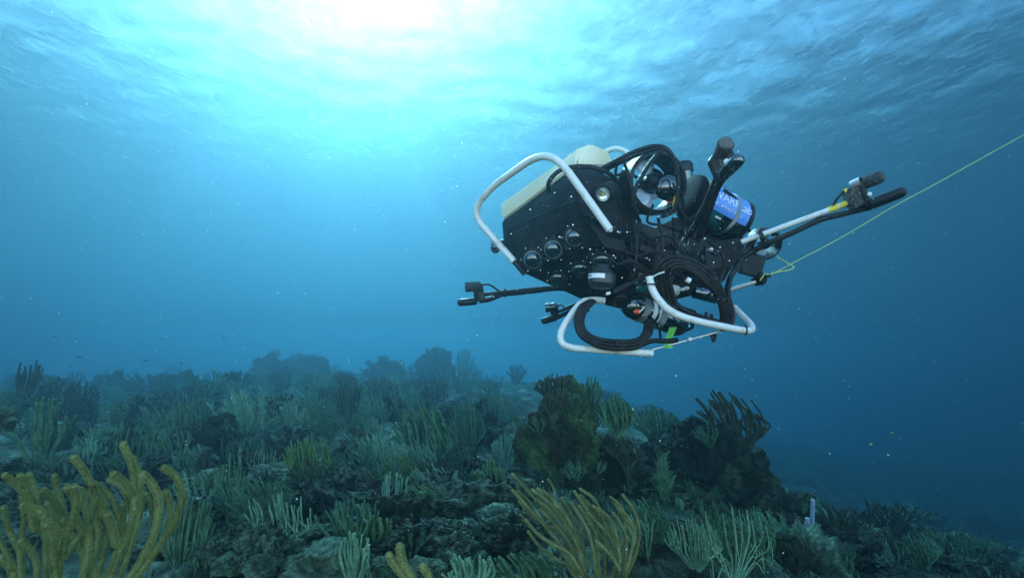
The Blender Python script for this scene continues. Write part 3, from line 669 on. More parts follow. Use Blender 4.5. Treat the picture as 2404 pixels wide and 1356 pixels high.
# fish --------------------------------------------------------------------
def fish(px, py, d, ln, m, label, ang=0, flip=1, group=None):
    c = W(px, py, d); t_ = empty('fish', c); tag(t_, label, 'fish', group)
    X = Vector((math.cos(ang)*flip, .15, math.sin(ang))).normalized(); Z = Vector((0, 0, 1)); Y = X.cross(Z).normalized(); Z = Y.cross(X).normalized()*-1
    V = []; F = []; prof = [(-.5, .02), (-.42, .09), (-.28, .16), (-.05, .20), (.15, .15), (.3, .07), (.36, .035)]
    for (a, h) in prof:
        for k in range(10):
            th = 2*math.pi*k/10; V.append(c+X*a*ln+Z*math.sin(th)*h*ln+Y*math.cos(th)*h*ln*.38)
    for i in range(len(prof)-1):
        for k in range(10): F.append((i*10+k, i*10+(k+1) % 10, (i+1)*10+(k+1) % 10, (i+1)*10+k))
    F += [tuple(range(10)), tuple(60+k for k in range(10))]
    MB().add(V, F).build('body', m, t_)
    MB().prism([c+X*.34*ln, c+(X*.55+Z*.16)*ln, c+X*.47*ln, c+(X*.55-Z*.16)*ln], Y*ln*.015).build('tail_fin', m, t_)
    MB().prism([c+(X*-.15+Z*.17)*ln, c+(X*.05+Z*.28)*ln, c+(X*.22+Z*.11)*ln], Y*ln*.012).build('dorsal_fin', m, t_)
fd = mat('dark_fish', (.03, .04, .05), .4); fy = mat('yellow_fish', (.6, .55, .05), .4)
for px, py, s, f in [(343, 845, 12, 1), (425, 852, 10, -1), (300, 882, 9, 1), (185, 838, 14, 1), (165, 858, 9, -1), (130, 790, 11, 1), (525, 792, 9, 1), (380, 795, 9, -1)]:
    fish(px, py, 9, s/FPX*9, fd, 'tiny dark fish in the blue water above the left reef', .1*f, f, 'dark fish over the left reef')
fish(718, 1019, 4, 15/FPX*4, fy, 'small slender yellow fish above the olive comb sea rod', 0, -1)
fish(2045, 1042, 3, 8/FPX*3, fy, 'tiny yellow fish in the open blue water at right, the nearer to the reef')
fish(2095, 1015, 3.4, 8/FPX*3.4, fy, 'tiny yellow fish in the open blue water, upper right of its twin')
# ================================================================== the robot
UNIT = .60; fw = FW*UNIT; up = UP*UNIT; rt = RT*UNIT
rov = empty('underwater_robot', W(1480, 620, 2.3))
tag(rov, 'black underwater robot with cream float, white tube bumpers and long sensor arms above the reef', 'underwater robot')
# hull
hull = MB().hull(WL([(1178, 520, 2.40), (1350, 398, 2.05), (1190, 540, 2.365), (1358, 496, 1.99), (1228, 640, 2.36), (1430, 578, 2.0), (1262, 655, 2.42), (1345, 692, 2.42), (1480, 640, 2.10), (1375, 706, 2.38), (1183, 575, 2.42),
                     (1200, 508, 2.7), (1400, 386, 2.35), (1495, 640, 2.45), (1260, 645, 2.7), (1440, 715, 2.5), (1470, 480, 2.35)])).build('hull', M['black'], rov, bevel=.006)
MB().prism(WL([(1195, 548, 2.352), (1352, 502, 1.985), (1362, 506, 1.98), (1402, 560, 1.98), (1408, 574, 1.985), (1232, 634, 2.335)]), fw*.012).build('face_panel', M['black'], rov, bevel=.003)
# foam float on top
f1 = [(1176, 478, 2.42), (1355, 350, 2.10), (1385, 338, 2.12), (1425, 354, 2.16), (1444, 392, 2.2), (1352, 388, 2.06), (1182, 517, 2.39), (1177, 500, 2.39)]
b1 = [(1215, 468, 2.75), (1400, 352, 2.42), (1440, 385, 2.45), (1230, 510, 2.75)]
MB().hull(WL(f1+b1)).build('float_block', M['foam'], rov, bevel=.006)
# side plates
MB().prism(WL([(1352, 400, 2.035), (1372, 392, 2.04), (1405, 400, 2.06), (1450, 428, 2.10), (1482, 466, 2.13), (1491, 505, 2.14), (1489, 556, 2.13), (1424, 540, 2.03), (1408, 518, 1.99), (1372, 506, 1.975), (1358, 470, 1.99)]), fw*.014).build('side_plate', M['plate'], rov, bevel=.003)
MB().prism(WL([(1376, 518, 1.972), (1396, 528, 1.975), (1425, 556, 1.99), (1466, 566, 2.04), (1474, 596, 2.06), (1420, 580, 1.995), (1404, 560, 1.975)]), fw*.014).build('side_plate', M['plate'], rov, bevel=.003)
MB().prism(WL([(1655, 575, 2.28), (1745, 555, 2.36), (1750, 578, 2.36), (1724, 622, 2.34), (1655, 636, 2.28)]), fw*.012).build('side_plate', M['plate'], rov, bevel=.003)
MB().prism(WL([(1740, 590, 2.40), (1800, 606, 2.46), (1786, 652, 2.45), (1742, 640, 2.40)]), fw*.05).build('rear_box', M['black'], rov, bevel=.004)
MB().prism(WL([(1480, 566, 2.12), (1560, 572, 2.18), (1640, 590, 2.25), (1640, 612, 2.25), (1550, 598, 2.18), (1480, 590, 2.12)]), fw*.03).build('frame_rail', M['plate'], rov, bevel=.002)
MB().hull(WL([(1440, 545, 2.2), (1500, 520, 2.25), (1640, 575, 2.35), (1722, 620, 2.42), (1700, 660, 2.42), (1640, 690, 2.4), (1560, 706, 2.34), (1480, 730, 2.3), (1420, 716, 2.3), (1400, 690, 2.25),
               (1500, 540, 2.6), (1640, 590, 2.6), (1690, 650, 2.6), (1560, 690, 2.6), (1440, 700, 2.6)])).build('core_frame', M['black'], rov, bevel=.005)
MB().prism(WL([(1485, 560, 2.24), (1600, 505, 2.36), (1690, 548, 2.42), (1745, 560, 2.42), (1660, 600, 2.36), (1500, 620, 2.24)]), fw*.08).build('centre_deck', M['plate'], rov, bevel=.003)
for (a, b2_) in [((1548, 560, 2.12), (1534, 640, 2.08)), ((1534, 636, 2.08), (1440, 684, 2.06)), ((1500, 605, 2.1), (1600, 640, 2.2)), ((1560, 595, 2.14), (1650, 560, 2.26))]:
    A, B_ = W(*a), W(*b2_); X = B_-A; Y = X.cross(fw).normalized()*.016*UNIT
    MB().box((A+B_)/2, X, Y, fw*.02).build('frame_strut', M['plate'], rov, bevel=.002)
# bolts
BOLT = MB().lathe(Vector(), fw*-1, [(0, .0001), (0, .0042), (.003, .0042), (.0045, .003), (.0047, .0001)], 8)
bme = None
def bolt(px, py, d, s=1.0):
    global bme
    if bme is None:
        bme = bpy.data.meshes.new('bolt'); bme.from_pydata(BOLT.v, [], BOLT.f); bme.materials.append(M['steel'])
    o = bpy.data.objects.new('bolt', bme); sc.collection.objects.link(o); o.parent = rov; o.location = W(px, py, d)-ORG[rov.name]; o.scale = (s*.8,)*3
# camera domes
def dome(px, py, d, rpx, ax, part='camera_dome'):
    r = rpx/FPX*d; c = W(px, py, d); ax = ax.normalized()
    o = MB().lathe(c, ax, [(0, r*1.0)]+[(r*.75*math.sin(q), r*math.cos(q)) for q in [k*math.pi/2/9 for k in range(1, 10)]], 28).build(part, M['dome'], rov)
    MB().lathe(c, ax, [(-.004, r*1.32), (.004, r*1.32), (.006, r*1.05), (.006, r*.98), (-.004, r*.98)], 28, closed=True).build('dome_ring', M['black'], o)
    MB().lathe(c, ax, [(.002, r*1.0), (.006, r*1.0), (.0065, r*.955), (.002, r*.955)], 28, closed=True).build('dome_glint_ring', M['glint'], o)  # pale ring coloured in for the bright crescent reflections on the domes
    for k in range(6):
        a = k*math.pi/3+.3; N = ax.orthogonal().normalized(); B = ax.cross(N); p = c+(N*math.cos(a)+B*math.sin(a))*r*1.5*UNIT-fw*.012
        ob = bpy.data.objects.new('bolt', bme); sc.collection.objects.link(ob); ob.parent = rov; ob.location = p-ORG[rov.name]; ob.scale = (.58,)*3
bolt(1300, 521, 2.11)
AF = (fw*-1+up*-.25+rt*-.35); AD = (fw*-.75+up*-1+rt*-.2)
for px, py, d in [(1349, 557, 2.05), (1299, 585, 2.13), (1251, 609, 2.22)]: dome(px, py, d, 20.5, AF)
for px, py, d in [(1414, 611, 2.03), (1363, 632, 2.15), (1312, 654, 2.26)]: dome(px, py, d, 20.5, AD)
for p in [(1200, 549, 2.33), (1243, 523, 2.25), (1302, 453, 2.12), (1245, 492, 2.22), (1341, 462, 2.0), (1345, 528, 2.0), (1385, 585, 1.98), (1440, 600, 2.04), (1478, 608, 2.06), (1518, 606, 2.1), (1524, 610, 2.1),
          (1532, 559, 2.15), (1472, 545, 2.06), (1450, 544, 2.02), (1690, 580, 2.26), (1720, 570, 2.29), (1560, 588, 2.14), (1598, 575, 2.19), (1398, 640, 2.1), (1600, 640, 2.1), (1460, 652, 2.05), (1675, 616, 2.27), (1712, 612, 2.3)]: bolt(*p)
# small dome on the far left side
dome(1163, 580, 2.45, 11, fw*-1+rt*-1, 'side_lens')
MB().lathe(W(1172, 572, 2.46), rt*-1+up*-.3, [(-.03, .014), (.012, .014), (.014, .012), (.014, .001)], 16).build('side_lens_barrel', M['black'], rov)
# white tube bumpers
def pipe(name, L_, r, m, rad=.06, seg=16, parent=None):
    return MB().tube(fillet(WL(L_), rad, 8), r, seg).build(name, m, parent or rov)
bmp = pipe('bumper', [(1207, 614, 2.28), (1107, 500, 2.34), (1150, 442, 2.27), (1262, 364, 2.08), (1312, 372, 2.0), (1432, 540, 1.93)], .0138, M['pvc'], .075)
MB().box(W(1405, 505, 1.945), (W(1432, 540, 1.93)-W(1375, 462, 1.955)), up*.003+rt*.02, fw*.016).build('flat_end', M['pvc'], bmp, bevel=.004)
MB().tube(WL([(1200, 605, 2.285), (1232, 643, 2.27)]), .011, 12).build('flat_end', M['plate'], bmp)
pipe('bumper', [(1395, 400, 2.62), (1410, 362, 2.62), (1445, 345, 2.6), (1478, 358, 2.55), (1500, 395, 2.5)], .011, M['pvc'], .09)
sk = pipe('skid', [(1420, 706, 2.12), (1392, 703, 2.12), (1362, 708, 2.1), (1312, 782, 2.06), (1322, 815, 2.05), (1400, 820, 2.05), (1532, 829, 2.06)], .0128, M['pvc'], .055)
sk2 = pipe('skid', [(1524, 650, 1.96), (1534, 690, 1.94), (1575, 735, 1.93), (1640, 755, 1.95), (1762, 779, 2.05), (1768, 766, 2.12), (1724, 722, 2.3)], .0128, M['pvc'], .06)
pipe('tie_rod', [(1505, 828, 2.07), (1725, 768, 2.02)], .004, M['steel'])
MB().ball(W(1620, 796, 2.03), .008, 2).build('rod_joint', M['white'], rov)
MB().prism(WL([(1668, 783, 2.04), (1684, 784, 2.04), (1680, 800, 2.04), (1674, 804, 2.04)]), fw*.01).build('hanging_tab', M['rubber'], rov)
for c, dr, rr in [(W(1378, 722, 2.08), W(1345, 740, 2.08)-W(1378, 722, 2.08), .0175), (W(1531, 668, 1.945), Vector((.05, 0, .8)), .0165), (W(1694, 766, 2.0), rt, .0165), (W(1750, 775, 2.04), rt, .0165)]:
    MB().lathe(c, dr, [(-.002, .0125), (-.002, rr), (.002, rr), (.002, .0125)], 14, closed=True).build('cable_tie', M['rubber'], rov)
# head lamp
c = W(1424, 452, 1.985); ax = (W(1410, 458, 1.94)-W(1440, 445, 2.04)).normalized()
la = MB().lathe(c, ax, [(-.055, .001), (-.055, .028), (-.05, .033), (.03, .033), (.034, .030), (.034, .021), (.026, .019), (.026, .001)], 28).build('lamp', M['black'], rov)
MB().lathe(c, ax, [(.0265, .001), (.0268, .010), (.031, .0185), (.032, .0185), (.032, .0205), (.026, .0205)], 24).build('reflector', M['lens'], la)
MB().lathe(c, ax, [(.036, .0215), (.0365, .0232), (.034, .0235)], 24).build('lamp_ring', M['steel'], la)
MB().box(c+ax*.031*UNIT, ax.orthogonal().normalized()*.006*UNIT, ax.cross(ax.orthogonal()).normalized()*.006*UNIT, ax*.002*UNIT).build('emitter', M['yellow'], la)
# thrusters
def thruster(c, ax, r, dep, name='thruster', blades=3, ph=0):
    ax = ax.normalized(); N = ax.orthogonal().normalized(); B = ax.cross(N)
    o = MB().lathe(c, ax, [(dep*.5, r*.86), (dep*.45, r*.97), (0, r), (-dep*.5, r*.93), (-dep*.5, r*.80), (0, r*.80)], 40, closed=True).build(name, M['black'], rov)
    hb = MB().lathe(c, ax, [(-dep*.5, r*.05), (-dep*.45, r*.26), (0, r*.34), (dep*.25, r*.33), (dep*.5, r*.22), (dep*.62, r*.08), (dep*.65, .001)], 28).build('hub', M['black'], o)
    pr = MB()
    for k in range(blades):
        a0 = ph+k*2*math.pi/blades; V = []; F = []
        for i in range(7):
            rr = r*(.30+.48*i/6)
            for j in range(5):
                sp = (j/4-.5)*(1.0+.25*math.sin(i/6*math.pi)); a = a0+sp
                V.append(c+(N*math.cos(a)+B*math.sin(a))*rr*UNIT+ax*(sp*dep*.30*UNIT))
        for i in range(6):
            for j in range(4): q = i*5+j; F.append((q, q+1, q+6, q+5))
        pr.add(V, F)
    p_ = pr.build('propeller', M['prop'], o)
    sm = p_.modifiers.new('thickness', 'SOLIDIFY'); sm.thickness = .003*UNIT
    for k in range(3):
        a = ph+.6+k*2.094; d = N*math.cos(a)+B*math.sin(a)
        MB().tube([c+(d*r*.2-ax*dep*.38)*UNIT, c+(d*r*.88-ax*dep*.38)*UNIT], r*.05, 8).build('guard_strut', M['black'], o)
    return o
big = thruster(W(1530, 432, 2.12), fw*-1+rt*.22+up*-.05, .118, .12, ph=2.2)
MB().lathe(W(1530, 432, 2.15), fw*-1+rt*.22, [(0, .045), (.004, .060), (.0, .06), (-.004, .05)], 32, closed=True).build('inner_ring', M['dome'], big)
MB().ball(W(1566, 440, 2.06), .050, 3, (1, .8, 1)).build('nose_cone', M['dome'], big)
thruster(W(1793, 570, 2.55), fw*-1+rt*.1+up*-.35, .072, .07, ph=.4)
thruster(W(1592, 625, 2.32), fw*-1+up*-.8, .05, .06, ph=.2)
MB().box(W(1583, 470, 2.04), rt*.006+up*-.001, up*.045+rt*.008, fw*.008).build('yellow_tag', M['yellow'], rov, bevel=.002)
MB().tube(cr(WL([(1562, 470, 2.05), (1572, 476, 2.05), (1582, 470, 2.05), (1590, 468, 2.05)]), 4), .0022, 6).build('red_wire', M['orange'], rov)
# little upright housing behind
c = W(1608, 425, 2.5); ax = up*1+rt*-.08
MB().lathe(c, ax, [(-.03, .036), (.04, .036), (.04, .001)], 24).build('housing', M['glass'], rov)
MB().lathe(c, ax, [(.04, .04), (.07, .04), (.085, .03), (.092, .001)], 24).build('housing_cap', M['black'], rov)
# main electronics cylinder
P0 = W(1618, 459, 2.33); P1 = W(1727, 518, 2.405); AX = (P1-P0).normalized(); LN = (P1-P0).length/UNIT; CR = .090
nn = (P0+P1)*-.5; nn.normalize(); nn = (nn-AX*nn.dot(AX)).normalized(); tt = AX.cross(nn).normalized()
if tt.dot(up) < 0: tt = -tt
cyl = MB().lathe(P0, AX, [(0, CR), (LN, CR)], 56).build('electronics_tube', M['glass'], rov)
MB().lathe(P0, AX, [(-.012, .001), (-.012, .03), (-.012, .075), (-.008, CR*1.0), (.012, CR*1.06), (.016, CR*1.06), (.018, CR)], 48).build('end_cap', M['matte'], cyl)
MB().lathe(P0, AX, [(LN-.004, CR), (LN-.002, CR*1.05), (LN+.012, CR*1.05), (LN+.035, CR*.7), (LN+.04, .001)], 48).build('end_cap', M['black'], cyl)
for x0 in (.032, LN*.74): MB().lathe(P0, AX, [(x0-.008, CR*1.005), (x0-.008, CR*1.03), (x0+.008, CR*1.03), (x0+.008, CR*1.005)], 56, closed=True).build('hose_clamp', M['clampm'], cyl)
def cylpt(x, y, rr=CR*1.008): th = y/CR; return P0+AX*x*UNIT+(nn*math.cos(th)+tt*math.sin(th))*rr*UNIT
V = []; F = []
for i in range(9):
    for j in range(25): V.append(cylpt(.045+(LN*.97-.045)*i/8, -.002+.175*j/24))
for i in range(8):
    for j in range(24): q = i*25+j; F.append((q, q+1, q+26, q+25))
MB().add(V, F).build('label_wrap', M['blue'], cyl)
def cyl_text(s, size, x0, y0, spacing=1.0):
    cu = bpy.data.curves.new('lettering', 'FONT'); cu.body = s; cu.size = size; cu.space_character = spacing
    to = bpy.data.objects.new('lettering_source', cu); sc.collection.objects.link(to)
    bpy.context.view_layer.update(); dg = bpy.context.evaluated_depsgraph_get()
    m_ = bpy.data.meshes.new_from_object(to.evaluated_get(dg)); bpy.data.objects.remove(to)
    bm = bmesh.new(); bm.from_mesh(m_); bmesh.ops.triangulate(bm, faces=bm.faces[:])
    for _ in range(2): bmesh.ops.subdivide_edges(bm, edges=[e for e in bm.edges if e.calc_length() > .006], cuts=1)
    V = [cylpt(x0+v.co.x, y0+v.co.y, CR*1.018) for v in bm.verts]; F = [tuple(v.index for v in f.verts) for f in bm.faces]; bm.free()
    MB().add(V, F).build('lettering', M['white'], cyl)
cyl_text('8WARPLab', .052, .020, .048, .92)
cyl_text('www.whoi.edu', .023, .025, .020, 1.35)
MB().box(cylpt(.115, -.022, CR*1.01), AX*.028*UNIT, tt*.008*UNIT, nn*.003*UNIT).build('sticker', M['white'], cyl)
# sensor arms
def capsule(mb, a, b2, r, seg=16):
    ax_ = (b2-a); ln = ax_.length/UNIT
    return mb.lathe(a, ax_, [(-r*.6, .0005), (-r*.45, r*.6), (-r*.1, r*.95), (0, r), (ln-r*.3, r), (ln+r*.3, r*.88), (ln+r*.6, r*.6), (ln+r*.75, .0005)], seg)
# arm pointing up at the camera side
ar = pipe('sensor_arm', [(1612, 565, 2.16), (1648, 500, 2.05), (1688, 405, 1.93)], .0115, M['plate'], .1)
MB().tube(cr(WL([(1640, 560, 2.12), (1662, 500, 2.03), (1684, 440, 1.95), (1706, 405, 1.88)]), 6), .013, 12).build('cable', M['rubber'], ar)
MB().prism(WL([(1672, 365, 1.89), (1690, 352, 1.89), (1722, 352, 1.88), (1728, 372, 1.88), (1712, 412, 1.88), (1700, 426, 1.89), (1684, 420, 1.90), (1666, 378, 1.90)]), fw*.03).build('bracket', M['plate'], ar, bevel=.003)
MB().prism(WL([(1684, 366, 1.885), (1724, 358, 1.875), (1724, 376, 1.875), (1700, 400, 1.88), (1690, 396, 1.885)]), fw*.01).build('foam_pad', M['grit'], ar, bevel=.002)
MB().lathe(W(1692, 362, 1.90), W(1707, 332, 1.83)-W(1692, 362, 1.90), [(-.02, .024), (.055, .0275), (.06, .0275), (.066, .0235), (.066, .001)], 28).build('hydrophone', M['fuzz'], ar)
MB().lathe(W(1692, 362, 1.90), W(1707, 332, 1.83)-W(1692, 362, 1.90), [(.0665, .023), (.070, .021), (.073, .014), (.074, .001)], 28).build('hydrophone_face', M['silt'], ar)
capsule(MB(), W(1700, 408, 1.87), W(1733, 375, 1.80), .0225).build('float_capsule', M['dome'], ar)
MB().lathe(W(1706, 380, 1.872), fw*-1, [(0, .0105), (.003, .0105), (.004, .009), (.004, .001)], 20).build('cap_screw', M['white'], ar)
# long arm at the right
ar = pipe('sensor_arm', [(1740, 568, 2.28), (1990, 477, 2.2)], .0105, M['pvc'], .1)
MB().tube(cr(WL([(1720, 640, 2.3), (1738, 610, 2.29), (1768, 590, 2.28), (1800, 572, 2.26), (1860, 546, 2.24), (1925, 516, 2.22), (1975, 503, 2.2), (2020, 492, 2.19), (2045, 486, 2.18)]), 6), .011, 12).build('cable', M['rubber'], ar)
for x, y in [(1788, 549), (1922, 502)]: MB().lathe(W(x, y+6, 2.245), W(1990, 477, 2.2)-W(1740, 568, 2.28), [(-.005, .012), (-.005, .022), (.005, .022), (.005, .012)], 16, closed=True).build('cable_tie', M['rubber'], ar)
MB().tube(WL([(1945, 493, 2.214), (1966, 486, 2.207)]), .012, 14).build('yellow_tape', M['yellow'], ar)
MB().tube(WL([(1971, 484, 2.206), (1991, 476, 2.2)]), .012, 14).build('yellow_tape', M['yellow'], ar)
MB().prism(WL([(1990, 443, 2.16), (2016, 434, 2.15), (2034, 478, 2.15), (2006, 488, 2.16)]), fw*.05).build('foam_pad', M['grit'], ar, bevel=.003)
MB().prism(WL([(2012, 420, 2.145), (2026, 416, 2.145), (2048, 482, 2.145), (2036, 488, 2.145)]), fw*.055).build('strap', M['rubber'], ar, bevel=.004)
MB().lathe(W(2028, 430, 2.16), W(2060, 417, 2.12)-W(2028, 430, 2.16), [(-.045, .015), (-.02, .026), (.0, .027), (.004, .024), (.04, .0255), (.058, .024), (.068, .017), (.07, .001)], 24).build('hydrophone', M['fuzz'], ar)
MB().lathe(W(2003, 432, 2.165), W(2060, 417, 2.12)-W(2028, 430, 2.16), [(-.008, .001), (-.008, .014), (.02, .016), (.03, .016)], 20).build('cable_cap', M['steel'], ar)
capsule(MB(), W(2048, 478, 2.14), W(2117, 451, 2.08), .0205).build('float_capsule', M['black'], ar)
MB().ball(W(2041, 456, 2.135), .009, 2).build('cap_screw', M['white'], ar)
MB().tube(cr(WL([(1955, 482, 2.2), (1966, 465, 2.19), (1982, 450, 2.18), (1996, 444, 2.17)]), 5), .0055, 8).build('pigtail', M['rubber'], ar)
MB().lathe(W(1985, 448, 2.175), rt+up*.5, [(-.008, .008), (.008, .008)], 12).build('yellow_tape', M['yellow'], ar)
# far left arm
ar = pipe('sensor_arm', [(1360, 668, 2.75), (1185, 685, 2.8), (1135, 691, 2.82)], .010, M['plate'], .1)
MB().tube(cr(WL([(1370, 688, 2.7), (1330, 678, 2.74), (1300, 677, 2.76), (1250, 683, 2.78), (1205, 688, 2.8), (1180, 690, 2.81), (1150, 702, 2.82), (1125, 706, 2.82)]), 6), .0125, 12).build('cable', M['rubber'], ar)
MB().prism(WL([(1113, 664, 2.80), (1132, 666, 2.80), (1138, 702, 2.80), (1118, 706, 2.80)]), fw*.05).build('foam_pad', M['grit'], ar, bevel=.003)
MB().prism(WL([(1108, 662, 2.79), (1117, 660, 2.79), (1124, 708, 2.79), (1114, 706, 2.79)]), fw*.06).build('strap', M['rubber'], ar, bevel=.003)
MB().lathe(W(1108, 673, 2.80), rt*-1+up*-.05, [(-.045, .001), (-.043, .022), (-.02, .026), (0, .024), (.028, .0255), (.033, .022), (.033, .001)], 24).build('hydrophone', M['fuzz'], ar)
capsule(MB(), W(1116, 707, 2.79), W(1080, 710, 2.79), .0185).build('float_capsule', M['black'], ar)
MB().tube(cr(WL([(1132, 668, 2.8), (1148, 668, 2.8), (1162, 676, 2.8), (1172, 684, 2.8)]), 5), .005, 8).build('pigtail', M['rubber'], ar)
MB().lathe(W(1186, 687, 2.79), rt, [(-.006, .015), (-.006, .021), (.006, .021), (.006, .015)], 14, closed=True).build('cable_tie', M['rubber'], ar)
# second far arm
ar = pipe('sensor_arm', [(1360, 710, 2.85), (1312, 731, 2.95)], .009, M['plate'], .1)
MB().tube(cr(WL([(1362, 716, 2.84), (1335, 732, 2.9), (1308, 745, 2.95)]), 6), .011, 12).build('cable', M['rubber'], ar)
MB().prism(WL([(1292, 718, 2.94), (1310, 718, 2.94), (1312, 742, 2.94), (1294, 746, 2.94)]), fw*.05).build('foam_pad', M['rubber'], ar, bevel=.003)
MB().lathe(W(1296, 721, 2.94), rt*-1+up*-.1, [(-.035, .001), (-.03, .02), (-.01, .026), (0, .022), (.03, .024), (.036, .02), (.036, .001)], 24).build('hydrophone', M['dome'], ar)
capsule(MB(), W(1304, 745, 2.93), W(1276, 753, 2.93), .0175).build('float_capsule', M['black'], ar)
MB().tube(cr(WL([(1310, 717, 2.94), (1318, 716, 2.94), (1325, 720, 2.92)]), 5), .004, 8).build('pigtail', M['rubber'], ar)
# rear pipe and rope cleat
pipe('rear_pipe', [(1700, 685, 2.5), (1775, 661, 2.45)], .009, M['steel'])
MB().ball(W(1787, 654, 2.44), .024, 3, (1, .8, 1.2)).build('rope_cleat', M['rubber'], rov)
MB().prism(WL([(1765, 655, 2.45), (1783, 648, 2.45), (1795, 664, 2.45), (1778, 672, 2.45)]), fw*.02).build('clamp', M['black'], rov, bevel=.003)
# altimeter-like bell with a white sticker
c = W(1413, 652, 1.99); ax = up+rt*.10+fw*.15
bell = MB().lathe(c, ax, [(-.038, .001), (-.036, .034), (-.022, .047), (.008, .049), (.012, .047), (.034, .026), (.045, .022), (.045, .001)], 36).build('sonar_bell', mat('sonar', (.03, .03, .032), .35), rov)
V = []; F = []; ax = ax.normalized(); nb_ = c.normalized()*-1; nb_ = (nb_-ax*nb_.dot(ax)).normalized(); tb = ax.cross(nb_)
for i in range(13):
    a = -1.25+1.45*i/12
    for h in (-.008, .008): V.append(c+ax*(h-.001)*UNIT+(nb_*math.cos(a)+tb*math.sin(a))*.0500*UNIT)
for i in range(12): F.append((2*i, 2*i+1, 2*i+3, 2*i+2))
MB().add(V, F).build('sticker', M['white'], bell)
mk = MB()
for k, a in enumerate((-1.1, -1.02, -.93, -.84)):
    p = c+ax*-.001*UNIT+(nb_*math.cos(a)+tb*math.sin(a))*.0503*UNIT; mk.lathe(p, nb_*math.cos(a)+tb*math.sin(a), [(0, .0022), (.0004, .0022), (.0004, .0036), (0, .0036)], 10, closed=True)
mk.build('digits', M['rubber'], bell)
MB().box(W(1428, 688, 2.0), rt*.016+up*.003, up*.010, fw*.003).build('sticker', M['white'], rov)
# lower camera housing with clamps
A, B_ = W(1470, 712, 2.12), W(1600, 765, 2.22); ax = B_-A; ln = ax.length/UNIT; r = .047
lc = MB().lathe(A, ax, [(-.01, .001), (-.008, .02), (.0, .035), (.02, .044), (.03, r), (ln-.02, r), (ln, r*.8), (ln, .001)], 40).build('lower_camera', M['dome'], rov)
for x0, x1, rr, mk_, nm in [(.055, .082, 1.05, 'clampm', 'hose_clamp'), (.135, .160, 1.05, 'clampm', 'hose_clamp'), (.095, .112, 1.02, 'white', 'sticker'), (.125, .131, 1.03, 'white', 'sticker')]:
    MB().lathe(A, ax, [(x0, r), (x0, r*rr), (x1, r*rr), (x1, r)], 40, closed=True).build(nm, M[mk_], lc)
MB().ball(W(1496, 731, 2.075), .012, 2, (1.3, .5, .8)).build('orange_lens_glow', M['orange'], lc)  # orange ball coloured as the glow at the camera lens
MB().tube(cr(WL([(1500, 733, 2.07), (1508, 726, 2.07), (1512, 719, 2.07)]), 4), .003, 8).build('pale_lead', M['pvc'], lc)
MB().lathe(W(1458, 706, 2.1), fw*-1+up*-.3, [(0, .026), (.008, .026), (.01, .02), (.004, .016), (.006, .001)], 24).build('lens_port', M['black'], rov)
MB().lathe(W(1581, 681, 2.14), rt+up*-.2, [(-.035, .012), (-.03, .02), (.0, .021), (.018, .019), (.022, .012), (.022, .001)], 24).build('white_float', M['pvc'], rov)
for px, py in [(1490, 662), (1565, 663), (1612, 676), (1602, 679)]: MB().ball(W(px, py, 2.08), .009, 2, (1.3, 1, .8)).build('wing_nut', M['white'], rov)
MB().lathe(W(1655, 690, 2.25), rt+up*-.2, [(-.05, .001), (-.045, .025), (.045, .03), (.06, .02), (.06, .001)], 24).build('thruster_pod', M['dome'], rov)
MB().lathe(W(1522, 676, 2.12), rt+up*-.05, [(-.05, .001), (-.048, .022), (.04, .022), (.05, .014), (.05, .001)], 24).build('ballast_pod', M['glass'], rov)
# green tag
MB().prism(WL([(1572, 768, 2.06), (1590, 767, 2.06), (1578, 792, 2.055), (1579, 818, 2.05), (1558, 816, 2.05), (1564, 790, 2.055)]), fw*.002).build('green_tag', M['green'], rov)
mk = MB()
for y in (782, 788, 794): mk.box(W(1574-(y-782)*.2, y, 2.052), rt*.010, up*.002, fw*.001)
mk.box(W(1567, 812, 2.045), rt*.004, up*.003, fw*.001); mk.build('tag_mark', M['rubber'], rov)
MB().tube(cr(WL([(1565, 760, 2.1), (1600, 775, 2.1), (1625, 768, 2.12), (1622, 755, 2.14)]), 6), .006, 8).build('loop_cable', M['rubber'], rov)
# cables -----------------------------------------------------------------
def cable(L_, r=.0085, m='rubber', n=7): return MB().tube(cr(WL(L_), n), r, 10).build('cable', M[m], rov)
cable([(1288, 452, 2.08), (1290, 425, 2.03), (1318, 398, 2.0), (1372, 391, 1.98), (1420, 402, 1.99), (1450, 425, 2.02)], .0085)
cable([(1410, 398, 2.03), (1450, 375, 2.0), (1500, 352, 1.98), (1545, 343, 1.98), (1575, 360, 1.98), (1590, 410, 1.97), (1592, 455, 1.97), (1580, 495, 1.98), (1552, 508, 2.0)], .0078)
cable([(1412, 405, 2.05), (1460, 380, 2.01), (1512, 358, 1.985), (1555, 348, 1.98), (1582, 372, 1.97), (1594, 420, 1.965), (1590, 470, 1.97), (1598, 500, 2.0), (1620, 520, 2.1)], .007)
cable([(1556, 348, 1.965), (1525, 385, 1.965), (1498, 430, 1.96), (1485, 470, 1.97), (1492, 500, 2.0), (1502, 520, 2.05)], .0078)
cable([(1450, 378, 2.02), (1446, 410, 2.04), (1470, 402, 2.04)], .005)
cable([(1455, 470, 2.02), (1462, 500, 2.04), (1484, 530, 2.08), (1492, 560, 2.08)], .005)
cable([(1500, 520, 2.04), (1495, 560, 2.04), (1494, 600, 2.03), (1490, 640, 2.04), (1478, 660, 2.06)], .006)
cable([(1545, 510, 2.05), (1552, 550, 2.05), (1556, 580, 2.04), (1545, 610, 2.03), (1535, 635, 2.03)], .006)
cable([(1580, 510, 2.1), (1582, 550, 2.1), (1590, 575, 2.12)], .005)
cable([(1620, 560, 2.1), (1615, 590, 2.08), (1618, 610, 2.1)], .0055)
cable([(1640, 560, 2.1), (1645, 580, 2.1), (1638, 600, 2.1)], .0045)
